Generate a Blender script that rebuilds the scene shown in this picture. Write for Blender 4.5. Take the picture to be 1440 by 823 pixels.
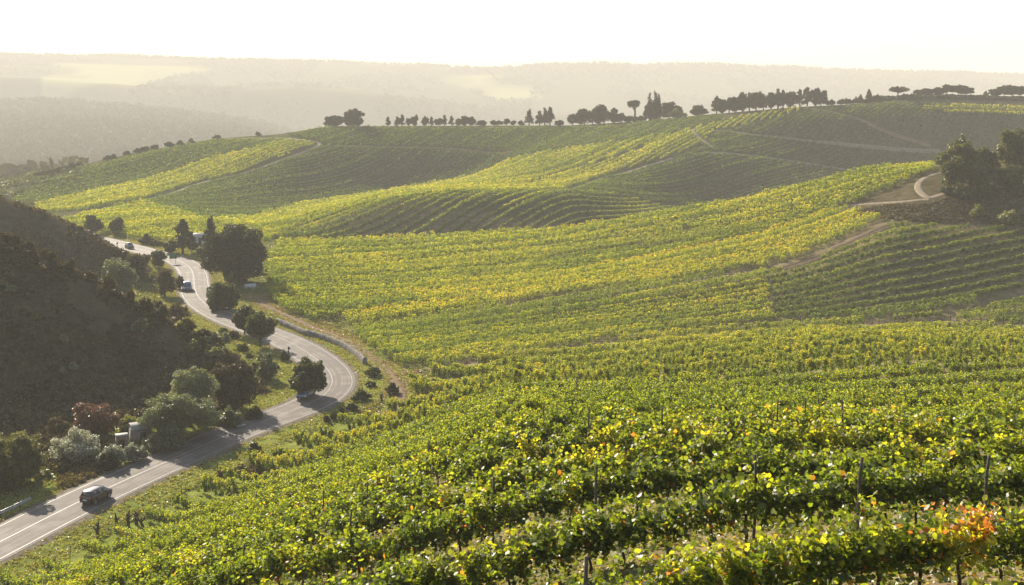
import bpy, math, random
import numpy as np
R = math.radians
for o in list(bpy.data.objects):
    bpy.data.objects.remove(o)
S = bpy.context.scene
COL = S.collection
# ------------------------------------------------------------------ camera, light, exposure
ZC = 60.0                       # eye height above datum
F = 1738.0                      # focal length in pixels of a 1440 wide frame
YH = 118.0                      # row of the eye-level horizon
SUN_EL, SUN_AZ = 26.0, -31.0    # sun height; azimuth left of the view axis
HAZE = 0.00026
cam = bpy.data.cameras.new("camera")
cam.sensor_width = 36.0
cam.lens = 36.0 * F / 1440.0
cam.shift_y = -(411.5 - YH) / 1440.0
cam.clip_start = 0.1
cam.clip_end = 20000.0
co = bpy.data.objects.new("camera", cam)
COL.objects.link(co)
co.location = (0, 0, ZC)
co.rotation_euler = (R(90), 0, 0)
S.camera = co
W = bpy.data.worlds.new("World")
S.world = W
W.use_nodes = True
wn = W.node_tree.nodes
wl = W.node_tree.links
sky = wn.new('ShaderNodeTexSky')
sky.sky_type = 'NISHITA'
sky.sun_disc = False
sky.sun_elevation = R(SUN_EL)
sky.sun_rotation = R(SUN_AZ)
sky.altitude = 100
sky.air_density = 1.0
sky.dust_density = 1.0
sky.ozone_density = 1.0
bg = wn['Background']
bg.inputs['Strength'].default_value = 0.08
wl.new(sky.outputs[0], bg.inputs['Color'])
sl = bpy.data.lights.new("sun", 'SUN')
sl.energy = 5.0
sl.angle = R(0.5)
sl.color = (1.0, 0.89, 0.73)
so = bpy.data.objects.new("sun", sl)
COL.objects.link(so)
sd = np.array([math.sin(R(SUN_AZ)) * math.cos(R(SUN_EL)), math.cos(R(SUN_AZ)) * math.cos(R(SUN_EL)), math.sin(R(SUN_EL))])
from mathutils import Vector
so.rotation_euler = Vector(sd).to_track_quat('Z', 'Y').to_euler()
so.location = (-300, 300, 400)
S.view_settings.view_transform = 'Standard'
S.view_settings.look = 'None'
S.view_settings.exposure = 1.42
S.view_settings.gamma = 1.0
S.view_settings.use_curve_mapping = False
S.render.engine = 'CYCLES'
S.cycles.max_bounces = 6
S.cycles.diffuse_bounces = 3
S.cycles.glossy_bounces = 2
S.cycles.transmission_bounces = 4
S.cycles.transparent_max_bounces = 6
S.cycles.volume_bounces = 1
S.cycles.use_denoising = True
S.cycles.use_adaptive_sampling = True
S.cycles.adaptive_threshold = 0.02
S.cycles.caustics_reflective = False
S.cycles.caustics_refractive = False

# ------------------------------------------------------------------ helpers
def tag(o, label=None, cat=None, group=None, kind=None):
    if label: o['label'] = label
    if cat: o['category'] = cat
    if group: o['group'] = group
    if kind: o['kind'] = kind
    return o

def empty(name, loc, rz=0.0):
    o = bpy.data.objects.new(name, None)
    COL.objects.link(o)
    o.location = loc
    o.rotation_euler = (0, 0, rz)
    o.empty_display_size = 0.3
    return o

def mesh(name, V, polys, mats=None, tint=None, smooth=False, pmat=None):
    """V (n,3); polys list of int arrays (m,k)."""
    V = np.asarray(V, np.float32)
    polys = [np.asarray(p, np.int32) for p in polys if len(p)]
    me = bpy.data.meshes.new(name)
    me.vertices.add(len(V))
    me.vertices.foreach_set('co', V.ravel())
    loops = np.concatenate([p.ravel() for p in polys])
    tot = np.concatenate([np.full(len(p), p.shape[1], np.int32) for p in polys])
    st = np.concatenate([[0], np.cumsum(tot)[:-1]]).astype(np.int32)
    me.loops.add(len(loops))
    me.loops.foreach_set('vertex_index', loops)
    me.polygons.add(len(tot))
    me.polygons.foreach_set('loop_start', st)
    me.polygons.foreach_set('loop_total', tot)
    if smooth:
        me.polygons.foreach_set('use_smooth', np.ones(len(tot), bool))
    if pmat is not None:
        me.polygons.foreach_set('material_index', np.asarray(pmat, np.int32))
    if tint is not None:
        a = me.attributes.new('tint', 'FLOAT', 'POINT')
        a.data.foreach_set('value', np.asarray(tint, np.float32))
    me.update(calc_edges=True)
    for m in (mats if isinstance(mats, (list, tuple)) else [mats]):
        if m: me.materials.append(m)
    return me

def obj(name, me, parent=None, loc=(0, 0, 0), rz=0.0, sc=None):
    o = bpy.data.objects.new(name, me)
    COL.objects.link(o)
    o.location = loc
    o.rotation_euler = (0, 0, rz)
    if sc is not None: o.scale = sc
    if parent: o.parent = parent
    return o

class Acc:
    """collects shapes for one mesh"""
    def __init__(s): s.V = []; s.P = {}; s.n = 0; s.T = []
    def add(s, V, polys, t=None):
        V = np.asarray(V, float).reshape(-1, 3)
        s.V.append(V)
        for p in polys:
            p = np.asarray(p, int)
            if p.ndim == 1: p = p[None]
            s.P.setdefault(p.shape[1], []).append(p + s.n)
        s.n += len(V)
        s.T.append(np.full(len(V), 0.5) if t is None else np.broadcast_to(np.asarray(t, float), (len(V),)))
        return s
    def box(s, c, d, rz=0.0, taper=1.0):
        x, y, z = np.array(d) / 2.0
        v = np.array([[-x, -y, -z], [x, -y, -z], [x, y, -z], [-x, y, -z], [-x * taper, -y * taper, z], [x * taper, -y * taper, z], [x * taper, y * taper, z], [-x * taper, y * taper, z]])
        ca, sa = math.cos(rz), math.sin(rz)
        v = v @ np.array([[ca, sa, 0], [-sa, ca, 0], [0, 0, 1]]) + np.array(c)
        return s.add(v, [[[0, 3, 2, 1], [4, 5, 6, 7], [0, 1, 5, 4], [1, 2, 6, 5], [2, 3, 7, 6], [3, 0, 4, 7]]])
    def tube(s, pts, rad, k=6, cap=True):
        P = np.asarray(pts, float); n = len(P)
        rad = np.broadcast_to(np.asarray(rad, float), (n,))
        T = np.gradient(P, axis=0); T /= np.linalg.norm(T, axis=1)[:, None] + 1e-9
        ref = np.where(np.abs(T[:, 2:3]) > 0.9, [[1.0, 0, 0]], [[0, 0, 1.0]])
        U = np.cross(T, ref); U /= np.linalg.norm(U, axis=1)[:, None] + 1e-9
        B = np.cross(T, U)
        a = np.arange(k) * 2 * math.pi / k
        V = P[:, None] + rad[:, None, None] * (np.cos(a)[None, :, None] * U[:, None] + np.sin(a)[None, :, None] * B[:, None])
        V = V.reshape(-1, 3)
        i = np.arange(n - 1)[:, None] * k; j = np.arange(k)[None]; j2 = (j + 1) % k
        q = np.stack([i + j, i + j2, i + k + j2, i + k + j], -1).reshape(-1, 4)
        pol = [q]
        if cap: pol += [[list(range(k))[::-1]], [[(n - 1) * k + m for m in range(k)]]]
        return s.add(V, pol)
    def lathe(s, prof, k=24, axis='z', c=(0, 0, 0)):
        prof = np.asarray(prof, float); n = len(prof)
        a = np.arange(k) * 2 * math.pi / k
        V = np.stack([prof[:, None, 0] * np.cos(a), prof[:, None, 0] * np.sin(a), np.repeat(prof[:, None, 1], k, 1)], -1).reshape(-1, 3)
        if axis == 'y': V = V[:, [0, 2, 1]]
        i = np.arange(n - 1)[:, None] * k; j = np.arange(k)[None]; j2 = (j + 1) % k
        q = np.stack([i + j, i + j2, i + k + j2, i + k + j], -1).reshape(-1, 4)
        return s.add(V + np.array(c), [q])
    def mesh(s, name, mats, smooth=False):
        return mesh(name, np.concatenate(s.V), [np.concatenate(p) for p in s.P.values()], mats, tint=np.concatenate(s.T), smooth=smooth)
    def build(s, name, mats, parent=None, smooth=False, loc=(0, 0, 0), rz=0.0):
        return obj(name, s.mesh(name, mats, smooth), parent, loc, rz)

def hash2(ix, iy, seed):
    h = (ix.astype(np.int64) * 374761393 + iy.astype(np.int64) * 668265263 + seed * 1442695041) & 0x7fffffff
    h = ((h ^ (h >> 13)) * 1274126177) & 0x7fffffff
    h = (h ^ (h >> 16)) & 0xffff
    return h / 65535.0

def noise(x, y, seed=0):
    x = np.asarray(x, float); y = np.asarray(y, float)
    ix = np.floor(x); iy = np.floor(y); fx = x - ix; fy = y - iy
    fx = fx * fx * (3 - 2 * fx); fy = fy * fy * (3 - 2 * fy)
    a = hash2(ix, iy, seed); b = hash2(ix + 1, iy, seed); c = hash2(ix, iy + 1, seed); d = hash2(ix + 1, iy + 1, seed)
    return (a + (b - a) * fx) * (1 - fy) + (c + (d - c) * fx) * fy

def fbm(x, y, seed=0, o=4):
    v = 0; a = 0.5; t = 0
    for i in range(o):
        v = v + a * (noise(x * 2 ** i, y * 2 ** i, seed + i) - 0.5); t += a; a *= 0.5
    return v / t

def inpoly(px, py, poly):
    c = np.zeros(np.shape(px), bool)
    n = len(poly)
    for i in range(n):
        x1, y1 = poly[i]; x2, y2 = poly[(i + 1) % n]
        if y1 == y2: continue
        m = ((y1 > py) != (y2 > py)) & (px < (x2 - x1) * (py - y1) / (y2 - y1) + x1)
        c ^= m
    return c

def smax(a, b, k): return 0.5 * (a + b + np.sqrt((a - b) ** 2 + k * k))

# ------------------------------------------------------------------ the lie of the land: crest and valley lines (image column, image row, distance)
def L(*k): return [(p, (y - YH) / F * d, d) for p, y, d in k]
def Ld(*k): return list(k)          # (column, drop below the eye, distance)
LINES = [
 Ld((-600, 47.5, 60), (2040, 47.5, 60)),
 Ld((-600, 47.3, 150), (2040, 47.3, 150)),
 Ld((-600, 47, 232), (300, 47, 236), (400, 47, 236), (560, 47, 212), (720, 47, 220), (900, 47, 226), (1100, 47, 236), (1300, 46.8, 240), (1440, 46.6, 240), (2040, 46, 240)),
 Ld((-600, 47, 250), (300, 47, 250), (375, 47, 250)) + L((500, 466, 243), (720, 431, 256), (900, 407, 264), (1070, 382, 273), (1150, 357, 278), (1250, 314, 286), (1340, 318, 284), (1440, 323, 283), (2040, 318, 283)),
 Ld((-600, 47, 280), (300, 47, 280), (400, 47, 280)) + L((500, 432, 264), (720, 397, 284), (900, 365, 299), (1100, 325, 306), (1200, 298, 306), (1300, 273, 304), (1440, 262, 304), (2040, 245, 304)),
 Ld((-600, 47, 363), (300, 47, 363)) + L((368, 343, 360), (576, 338, 358), (725, 329, 355), (801, 325, 352), (892, 309, 348), (1000, 294, 345), (1100, 272, 343), (1211, 245, 341), (1313, 233, 340), (1440, 222, 336), (2040, 205, 336)),
 Ld((-600, 47, 375), (300, 47, 375), (368, 47.5, 375), (440, 48.5, 382), (530, 51, 390), (640, 53, 398), (800, 53, 402), (1000, 54, 420), (2040, 54, 420)),
 Ld((-600, 46.8, 385), (200, 46.8, 385)) + L((368, 333, 386), (440, 313, 405), (530, 286, 425), (643, 273, 438), (700, 272, 445), (792, 270, 460), (892, 281, 500), (950, 287, 515), (1000, 293, 520), (1100, 293, 520), (2040, 293, 520)),
 Ld((-600, 46.5, 420)) + L((0, 310, 420), (200, 312, 415), (300, 320, 410), (368, 326, 402), (440, 306, 425), (530, 280, 455), (643, 266, 475), (700, 266, 480), (790, 268, 495), (870, 245, 543), (950, 221, 566), (1000, 214, 575), (1100, 229, 582), (1200, 244, 588), (1300, 256, 590), (2040, 256, 590)),
 L((-600, 330, 480), (0, 302, 470), (110, 300, 470), (200, 290, 478), (300, 300, 490), (350, 306, 500), (440, 284, 555), (562, 268, 600), (666, 249, 608), (734, 222, 608), (800, 212, 606), (892, 200, 602), (960, 198, 596), (1000, 192, 602), (1100, 198, 606), (1200, 207, 610), (1300, 213, 610), (1440, 216, 606), (2040, 216, 606)),
 L((-600, 330, 520), (0, 285, 540), (60, 284, 545), (200, 255, 590), (300, 223, 610), (400, 206, 622), (520, 205, 640), (700, 203, 645), (800, 196, 640), (892, 188, 636), (960, 184, 620), (1000, 178, 622), (1100, 168, 625), (1200, 164, 625), (1300, 162, 625), (1440, 168, 620), (2040, 170, 620)),
 L((-600, 320, 570), (0, 266, 580), (50, 251, 600), (110, 236, 620), (200, 214, 640), (305, 195, 655), (390, 190, 665), (460, 178, 672), (700, 177, 680), (800, 177, 676), (900, 171, 670), (1000, 161, 655), (1130, 150, 645), (1200, 147, 645), (1260, 139, 650), (1300, 136, 655), (1440, 140, 655), (2040, 146, 655)),
 Ld((-600, 66, 850), (2040, 66, 850)),
 Ld((-600, 100, 1500), (2040, 100, 1500)),
 L((-600, 128, 2700), (-200, 138, 2700), (0, 144, 2700), (100, 147, 2700), (200, 153, 2700), (300, 164, 2700), (360, 172, 2700), (400, 184, 2700), (500, 225, 2700), (2040, 225, 2700)),
 Ld((-600, 110, 3000), (2040, 120, 3000)),
 L((-600, 112, 3250), (0, 112, 3250), (150, 118, 3250), (300, 128, 3250), (420, 121, 3250), (500, 128, 3250), (600, 147, 3250), (700, 166, 3250), (800, 170, 3250), (2040, 168, 3250)),
 L((-600, 111, 3700), (0, 111, 3700), (150, 116, 3700), (300, 122, 3700), (420, 121, 3700), (500, 124, 3700), (600, 134, 3700), (700, 146, 3700), (2040, 150, 3700)),
 L((-600, 68, 4700), (0, 77, 4700), (150, 79, 4700), (300, 86, 4700), (450, 87, 4700), (560, 92, 4700), (640, 96, 4700), (720, 93, 4700), (850, 88, 4700), (905, 94, 4700), (940, 91, 4700), (1100, 95, 4700), (1300, 101, 4700), (1440, 106, 4700), (2040, 112, 4700)),
 Ld((-600, 40, 5900), (2040, 40, 5900)),
 Ld((-600, 90, 8800), (2040, 90, 8800)),
]
PXG = np.arange(-600, 2041, 4.0)
def _sm(a, s=4):
    k = np.exp(-0.5 * (np.arange(-12, 13) / s) ** 2); k /= k.sum()
    return np.convolve(np.pad(a, 12, mode='edge'), k, 'valid')
LD = np.array([_sm(np.interp(PXG, [k[0] for k in l], [k[2] for k in l])) for l in LINES])
LH = np.array([_sm(np.interp(PXG, [k[0] for k in l], [k[1] for k in l])) for l in LINES])
for i in range(1, len(LD)): LD[i] = np.maximum(LD[i], LD[i - 1] + 4)
LM = np.zeros_like(LH)                      # limited slopes along the distance
_d = np.diff(LH, axis=0) / np.diff(LD, axis=0)
_h0, _h1 = np.diff(LD, axis=0)[:-1], np.diff(LD, axis=0)[1:]
_w1, _w2 = 2 * _h1 + _h0, _h1 + 2 * _h0
_ok = _d[:-1] * _d[1:] > 0
LM[1:-1] = np.where(_ok, (_w1 + _w2) / (_w1 / np.where(_ok, _d[:-1], 1) + _w2 / np.where(_ok, _d[1:], 1)), 0)
LM[0], LM[-1] = _d[0], _d[-1]

def loft(px, D):
    px = np.clip(px, -598, 2038); D = np.clip(D, 61, 8790)
    u = (px + 600) / 4.0; i0 = np.floor(u).astype(int); fr = u - i0
    def g(A, k=None):
        if k is None: return A[:, i0] * (1 - fr) + A[:, i0 + 1] * fr
        return A[k, i0] * (1 - fr) + A[k, i0 + 1] * fr
    seg = np.zeros(px.shape, int)
    for k in range(1, len(LINES) - 1):
        seg += D >= g(LD, k)
    d0, d1 = g(LD, seg), g(LD, seg + 1); h0, h1 = g(LH, seg), g(LH, seg + 1); m0, m1 = g(LM, seg), g(LM, seg + 1)
    w = d1 - d0; t = np.clip((D - d0) / w, 0, 1)
    return (h0 * (1 + 2 * t) * (1 - t) ** 2 + m0 * w * t * (1 - t) ** 2 + h1 * t * t * (3 - 2 * t) + m1 * w * t * t * (t - 1))

RIDGE1 = [(-600, 300, 205), (-400, 305, 205), (-200, 310, 205), (0, 332, 205), (50, 354, 205), (100, 376, 206), (150, 402, 207), (200, 430, 207), (250, 456, 206), (300, 484, 204), (340, 516, 202), (375, 556, 200), (420, 620, 198), (2040, 900, 198)]
RIDGE2 = [(-600, 250, 305), (-200, 255, 305), (0, 276, 302), (60, 300, 302), (120, 326, 301), (190, 360, 298), (240, 390, 295), (300, 430, 290), (2040, 900, 290)]
def ridge(px, D, K, ff, fb):
    c = np.interp(px, [k[0] for k in K], [k[1] for k in K]); d = np.interp(px, [k[0] for k in K], [k[2] for k in K])
    drop = (c - YH) / F * d
    t = D - d
    return drop + np.where(t < 0, ff, fb) * (np.sqrt(t * t + 9) - 3)

def near_drop(X, D):
    g = np.where(X < 0, -0.40 * X, -3.0 * (1 - np.exp(-np.maximum(X, 0) / 4.0)) * np.exp(-np.maximum(D, 0) / 45.0))
    return 6.6 + 0.178 * D + g + 1.6 * np.exp(-((D - 105) / 45.0) ** 2) + 3.6 * np.exp(-((D - 175) / 60.0) ** 2) * np.clip((48 - X) / 38.0, 0, 1)

def ground(X, Y):
    X = np.asarray(X, float); Y = np.asarray(Y, float)
    D = np.maximum(Y, 61.0)
    px = 720 + F * X / D
    h = -loft(px, D)
    far = np.clip((D - 1200) / 900, 0, 1)
    h = h + far * 24 * fbm(X / 330, Y / 330, 5, 4)
    r1 = -ridge(px, D, RIDGE1, 0.66, 0.5) + 2.2 * fbm(X / 9, Y / 9, 11, 4)
    r2 = -ridge(px, D, RIDGE2, 0.6, 0.5) + 2.5 * fbm(X / 12, Y / 12, 21, 4)
    h = smax(h, r1, 1.2); h = smax(h, r2, 1.2)
    n = -near_drop(X, Y) + 0.35 * fbm(X / 14, Y / 14, 31, 3)
    h = smax(h, n, 2.0)
    return ZC + h

_yr = np.concatenate([np.arange(-70, 14, 2.0), 14 * 1.0115 ** np.arange(0, 570)])
_yr = _yr[_yr < 8600]
_s = np.linspace(-0.75, 0.75, 401)
GY = np.repeat(_yr[:, None], len(_s), 1)
GX = _s[None] * np.where(_yr > 0, np.sqrt(_yr ** 2 + 55.0 ** 2), 55.0)[:, None]
GZ = ground(GX, GY)

def zat(X, Y):
    """height of the ground mesh itself"""
    X = np.asarray(X, float); Y = np.asarray(Y, float)
    r = np.interp(Y, _yr, np.arange(len(_yr))); i = np.clip(np.floor(r).astype(int), 0, len(_yr) - 2); fr = r - i
    wdt = np.where(Y > 0, np.sqrt(Y ** 2 + 55.0 ** 2), 55.0)
    c = np.clip((X / wdt + 0.75) / 1.5 * (len(_s) - 1), 0, len(_s) - 1.001); j = np.floor(c).astype(int); fc = c - j
    return (GZ[i, j] * (1 - fc) + GZ[i, j + 1] * fc) * (1 - fr) + (GZ[i + 1, j] * (1 - fc) + GZ[i + 1, j + 1] * fc) * fr

def proj(X, Y, Z):
    Y = np.maximum(Y, 0.05)
    return 720 + F * X / Y, YH + F * (ZC - Z) / Y

_DD = np.concatenate([np.arange(3, 60, 0.25), np.arange(60, 420, 0.5), np.arange(420, 900, 1.0), np.arange(900, 4000, 5.0)])
def hit(px, py, dmin=0):
    """the first point of ground seen at a place in the view"""
    X = (px - 720) / F * _DD
    yy = YH + F * (ZC - zat(X, _DD)) / _DD
    ok = (yy <= py) & (_DD >= dmin)
    i = int(np.argmax(ok)) if ok.any() else len(_DD) - 1
    if i > 0 and ok[i] and not ok[i - 1]:
        t = (yy[i - 1] - py) / (yy[i - 1] - yy[i] + 1e-9)
        d = _DD[i - 1] + min(max(t, 0), 1) * (_DD[i] - _DD[i - 1])
    else: d = _DD[i]
    x = (px - 720) / F * d
    return np.array([x, d, float(zat(x, d))])

# ------------------------------------------------------------------ materials
def principled(name, col, rough=0.6, metal=0.0, spec=0.5, noise_amt=0.0, nscale=4.0, bump=0.0, coat=0.0, col2=None):
    m = bpy.data.materials.new(name); m.use_nodes = True
    N, K = m.node_tree.nodes, m.node_tree.links
    b = N['Principled BSDF']
    b.inputs['Base Color'].default_value = (*col, 1); b.inputs['Roughness'].default_value = rough
    b.inputs['Metallic'].default_value = metal; b.inputs['Specular IOR Level'].default_value = spec if rough < .9 else .05
    b.inputs['Coat Weight'].default_value = coat
    if noise_amt or bump:
        t = N.new('ShaderNodeTexCoord'); n = N.new('ShaderNodeTexNoise')
        n.inputs['Scale'].default_value = nscale; n.inputs['Detail'].default_value = 6
        K.new(t.outputs['Object'], n.inputs['Vector'])
        if noise_amt:
            r = N.new('ShaderNodeMix'); r.data_type = 'RGBA'
            c2 = col2 or tuple(c * (1 - noise_amt) for c in col)
            r.inputs[6].default_value = (*col, 1); r.inputs[7].default_value = (*c2, 1)
            mr = N.new('ShaderNodeMapRange'); mr.inputs[1].default_value = .35; mr.inputs[2].default_value = .65
            K.new(n.outputs[0], mr.inputs[0]); K.new(mr.outputs[0], r.inputs[0]); K.new(r.outputs[2], b.inputs['Base Color'])
        if bump:
            u = N.new('ShaderNodeBump'); u.inputs['Strength'].default_value = bump; u.inputs['Distance'].default_value = 0.05
            K.new(n.outputs[0], u.inputs['Height']); K.new(u.outputs[0], b.inputs['Normal'])
    return m

def foliage(name, stops, trans=0.45, tcol=2.2, gloss=0.05, yshift=(1.15, 1.0, 0.5)):
    """leaves: reflect, let light through, a little gloss; colour by the tint of each leaf"""
    m = bpy.data.materials.new(name); m.use_nodes = True
    N, K = m.node_tree.nodes, m.node_tree.links
    N.remove(N['Principled BSDF']); out = N['Material Output']
    a = N.new('ShaderNodeAttribute'); a.attribute_name = 'tint'
    r = N.new('ShaderNodeValToRGB'); e = r.color_ramp.elements
    while len(e) < len(stops): e.new(0.5)
    for k, (p, c) in enumerate(stops): e[k].position = p; e[k].color = (*c, 1)
    K.new(a.outputs['Fac'], r.inputs[0])
    d = N.new('ShaderNodeBsdfDiffuse'); K.new(r.outputs[0], d.inputs[0])
    t = N.new('ShaderNodeBsdfTranslucent')
    v = N.new('ShaderNodeMix'); v.data_type = 'RGBA'; v.blend_type = 'MULTIPLY'; v.inputs[0].default_value = 1
    v.inputs[7].default_value = (yshift[0] * tcol, yshift[1] * tcol, yshift[2] * tcol, 1)
    K.new(r.outputs[0], v.inputs[6]); K.new(v.outputs[2], t.inputs[0])
    x = N.new('ShaderNodeMixShader'); x.inputs[0].default_value = trans
    K.new(d.outputs[0], x.inputs[1]); K.new(t.outputs[0], x.inputs[2])
    g = N.new('ShaderNodeBsdfGlossy'); g.inputs['Roughness'].default_value = 0.42; g.inputs[0].default_value = (1, 1, 1, 1)
    y = N.new('ShaderNodeMixShader'); y.inputs[0].default_value = gloss
    K.new(x.outputs[0], y.inputs[1]); K.new(g.outputs[0], y.inputs[2]); K.new(y.outputs[0], out.inputs[0])
    return m

M = {}
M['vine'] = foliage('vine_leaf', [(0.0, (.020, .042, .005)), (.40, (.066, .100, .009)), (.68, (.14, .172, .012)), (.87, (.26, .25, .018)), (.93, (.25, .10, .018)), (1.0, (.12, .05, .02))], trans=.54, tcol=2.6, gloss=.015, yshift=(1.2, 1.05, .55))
M['oak'] = foliage('broad_leaf', [(0.0, (.014, .022, .005)), (.5, (.042, .058, .011)), (1.0, (.115, .12, .024))], trans=.42, tcol=2.0, gloss=.03)
M['pine'] = foliage('dark_needle', [(0.0, (.012, .016, .006)), (.5, (.030, .036, .013)), (1.0, (.065, .068, .024))], trans=.22, tcol=1.4, gloss=.02)
M['silver'] = foliage('silvery_leaf', [(0.0, (.06, .075, .04)), (.5, (.22, .235, .17)), (1.0, (.50, .49, .40))], trans=.45, tcol=1.4, yshift=(1.05, 1, .75))
M['greygreen'] = foliage('grey_green_leaf', [(0.0, (.05, .065, .025)), (.5, (.135, .16, .065)), (1.0, (.27, .29, .14))], trans=.35, tcol=1.5, yshift=(1.1, 1, .6))
M['lime'] = foliage('yellow_green_leaf', [(0.0, (.06, .08, .012)), (.5, (.14, .16, .022)), (1.0, (.26, .25, .04))], trans=.42, tcol=1.8)
M['russet'] = foliage('russet_leaf', [(0.0, (.055, .026, .009)), (.5, (.14, .058, .014)), (1.0, (.23, .11, .03))], trans=.3, tcol=1.4, yshift=(1.1, .9, .7))
M['scrub'] = foliage('scrub_leaf', [(0.0, (.024, .018, .008)), (.5, (.058, .046, .019)), (1.0, (.15, .125, .045))], trans=.25, tcol=1.5, gloss=.015, yshift=(1.1, 1, .6))
M['grass'] = foliage('grass_blade', [(0.0, (.06, .085, .012)), (.5, (.15, .17, .024)), (1.0, (.32, .27, .08))], trans=.4, tcol=1.6)
M['woods'] = foliage('far_wood_leaf', [(0.0, (.025, .03, .013)), (.5, (.045, .052, .022)), (1.0, (.08, .08, .035))], trans=.2, tcol=1.3, gloss=0)
M['bark'] = principled('bark', (.075, .058, .042), .95, noise_amt=.5, nscale=9, bump=.5)
M['vinewood'] = principled('vine_wood', (.085, .058, .038), .95, noise_amt=.5, nscale=22, bump=.6)
M['cane'] = principled('vine_cane', (.16, .10, .055), .8, noise_amt=.4, nscale=30)
M['stake'] = principled('weathered_wood', (.13, .112, .09), .95, noise_amt=.45, nscale=14, bump=.4)
M['asphalt'] = None
M['paint'] = principled('road_paint', (.23, .215, .195), .6, noise_amt=.35, nscale=1.3)
M['dirt'] = principled('dirt', (.18, .125, .07), .95, noise_amt=.35, nscale=.6, bump=.3)
M['dirt2'] = principled('dark_dirt', (.125, .09, .052), .95, noise_amt=.4, nscale=.6, bump=.3)
M['drygrass'] = foliage('dry_grass_blade', [(0.0, (.16, .11, .05)), (.5, (.27, .19, .08)), (1.0, (.38, .29, .13))], trans=.3, tcol=1.3)
M['gravel'] = principled('shoulder_gravel', (.15, .125, .085), .95, noise_amt=.4, nscale=1.5, bump=.3)
M['paledirt'] = principled('pale_dirt', (.22, .178, .122), .95, noise_amt=.3, nscale=.8, bump=.2)

def asphalt():
    m = bpy.data.materials.new('asphalt'); m.use_nodes = True
    N, K = m.node_tree.nodes, m.node_tree.links; b = N['Principled BSDF']
    b.inputs['Roughness'].default_value = .8; b.inputs['Specular IOR Level'].default_value = .15
    t = N.new('ShaderNodeAttribute'); t.attribute_name = 'lane'      # across, along
    s = N.new('ShaderNodeSeparateXYZ'); K.new(t.outputs['Vector'], s.inputs[0])
    mp = N.new('ShaderNodeMapping'); mp.inputs['Scale'].default_value = (2.3, .035, 1); K.new(t.outputs['Vector'], mp.inputs[0])
    n1 = N.new('ShaderNodeTexNoise'); n1.inputs['Scale'].default_value = 1.0; n1.inputs['Detail'].default_value = 5; K.new(mp.outputs[0], n1.inputs['Vector'])
    n2 = N.new('ShaderNodeTexNoise'); n2.inputs['Scale'].default_value = .35; n2.inputs['Detail'].default_value = 8; K.new(t.outputs['Vector'], n2.inputs['Vector'])
    ad = N.new('ShaderNodeMath'); ad.operation = 'ADD'; K.new(n1.outputs[0], ad.inputs[0]); K.new(n2.outputs[0], ad.inputs[1])
    r = N.new('ShaderNodeValToRGB'); K.new(ad.outputs[0], r.inputs[0]); ad.use_clamp = False
    r.color_ramp.elements[0].position = .75; r.color_ramp.elements[0].color = (.095, .080, .066, 1)
    r.color_ramp.elements[1].position = 1.0; r.color_ramp.elements[1].color = (.18, .153, .126, 1)
    sc = N.new('ShaderNodeMath'); sc.operation = 'MULTIPLY'; sc.inputs[1].default_value = .8; K.new(ad.outputs[0], sc.inputs[0]); K.new(sc.outputs[0], r.inputs[0])
    K.new(r.outputs[0], b.inputs['Base Color'])
    n3 = N.new('ShaderNodeTexNoise'); n3.inputs['Scale'].default_value = 30; K.new(t.outputs['Vector'], n3.inputs['Vector'])
    u = N.new('ShaderNodeBump'); u.inputs['Strength'].default_value = .3; u.inputs['Distance'].default_value = .02; K.new(n3.outputs[0], u.inputs['Height']); K.new(u.outputs[0], b.inputs['Normal'])
    return m
M['asphalt'] = asphalt()

def speckle(m, scale, amt):
    N, K = m.node_tree.nodes, m.node_tree.links
    r = [n for n in N if n.type == 'VALTORGB'][0]; outs = [l.to_socket for l in r.outputs[0].links]
    t = N.new('ShaderNodeTexCoord'); n = N.new('ShaderNodeTexNoise'); n.inputs['Scale'].default_value = scale; n.inputs['Detail'].default_value = 4
    K.new(t.outputs['Object'], n.inputs['Vector'])
    mr = N.new('ShaderNodeMapRange'); mr.inputs[1].default_value = .3; mr.inputs[2].default_value = .7; mr.inputs[3].default_value = 1 - amt; mr.inputs[4].default_value = 1 + amt; K.new(n.outputs[0], mr.inputs[0])
    v = N.new('ShaderNodeMix'); v.data_type = 'RGBA'; v.blend_type = 'MULTIPLY'; v.inputs[0].default_value = 1
    K.new(r.outputs[0], v.inputs[6]); K.new(mr.outputs[0], v.inputs[7])
    for o in outs: K.new(v.outputs[2], o)
VL = [(0.0, (.020, .042, .005)), (.40, (.066, .100, .009)), (.68, (.14, .172, .012)), (.87, (.26, .25, .018)), (.93, (.34, .15, .02)), (1.0, (.22, .08, .02))]
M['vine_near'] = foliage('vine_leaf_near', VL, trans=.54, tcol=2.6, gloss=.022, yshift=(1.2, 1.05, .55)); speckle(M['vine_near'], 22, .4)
speckle(M['oak'], 1.2, .35)
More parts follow.
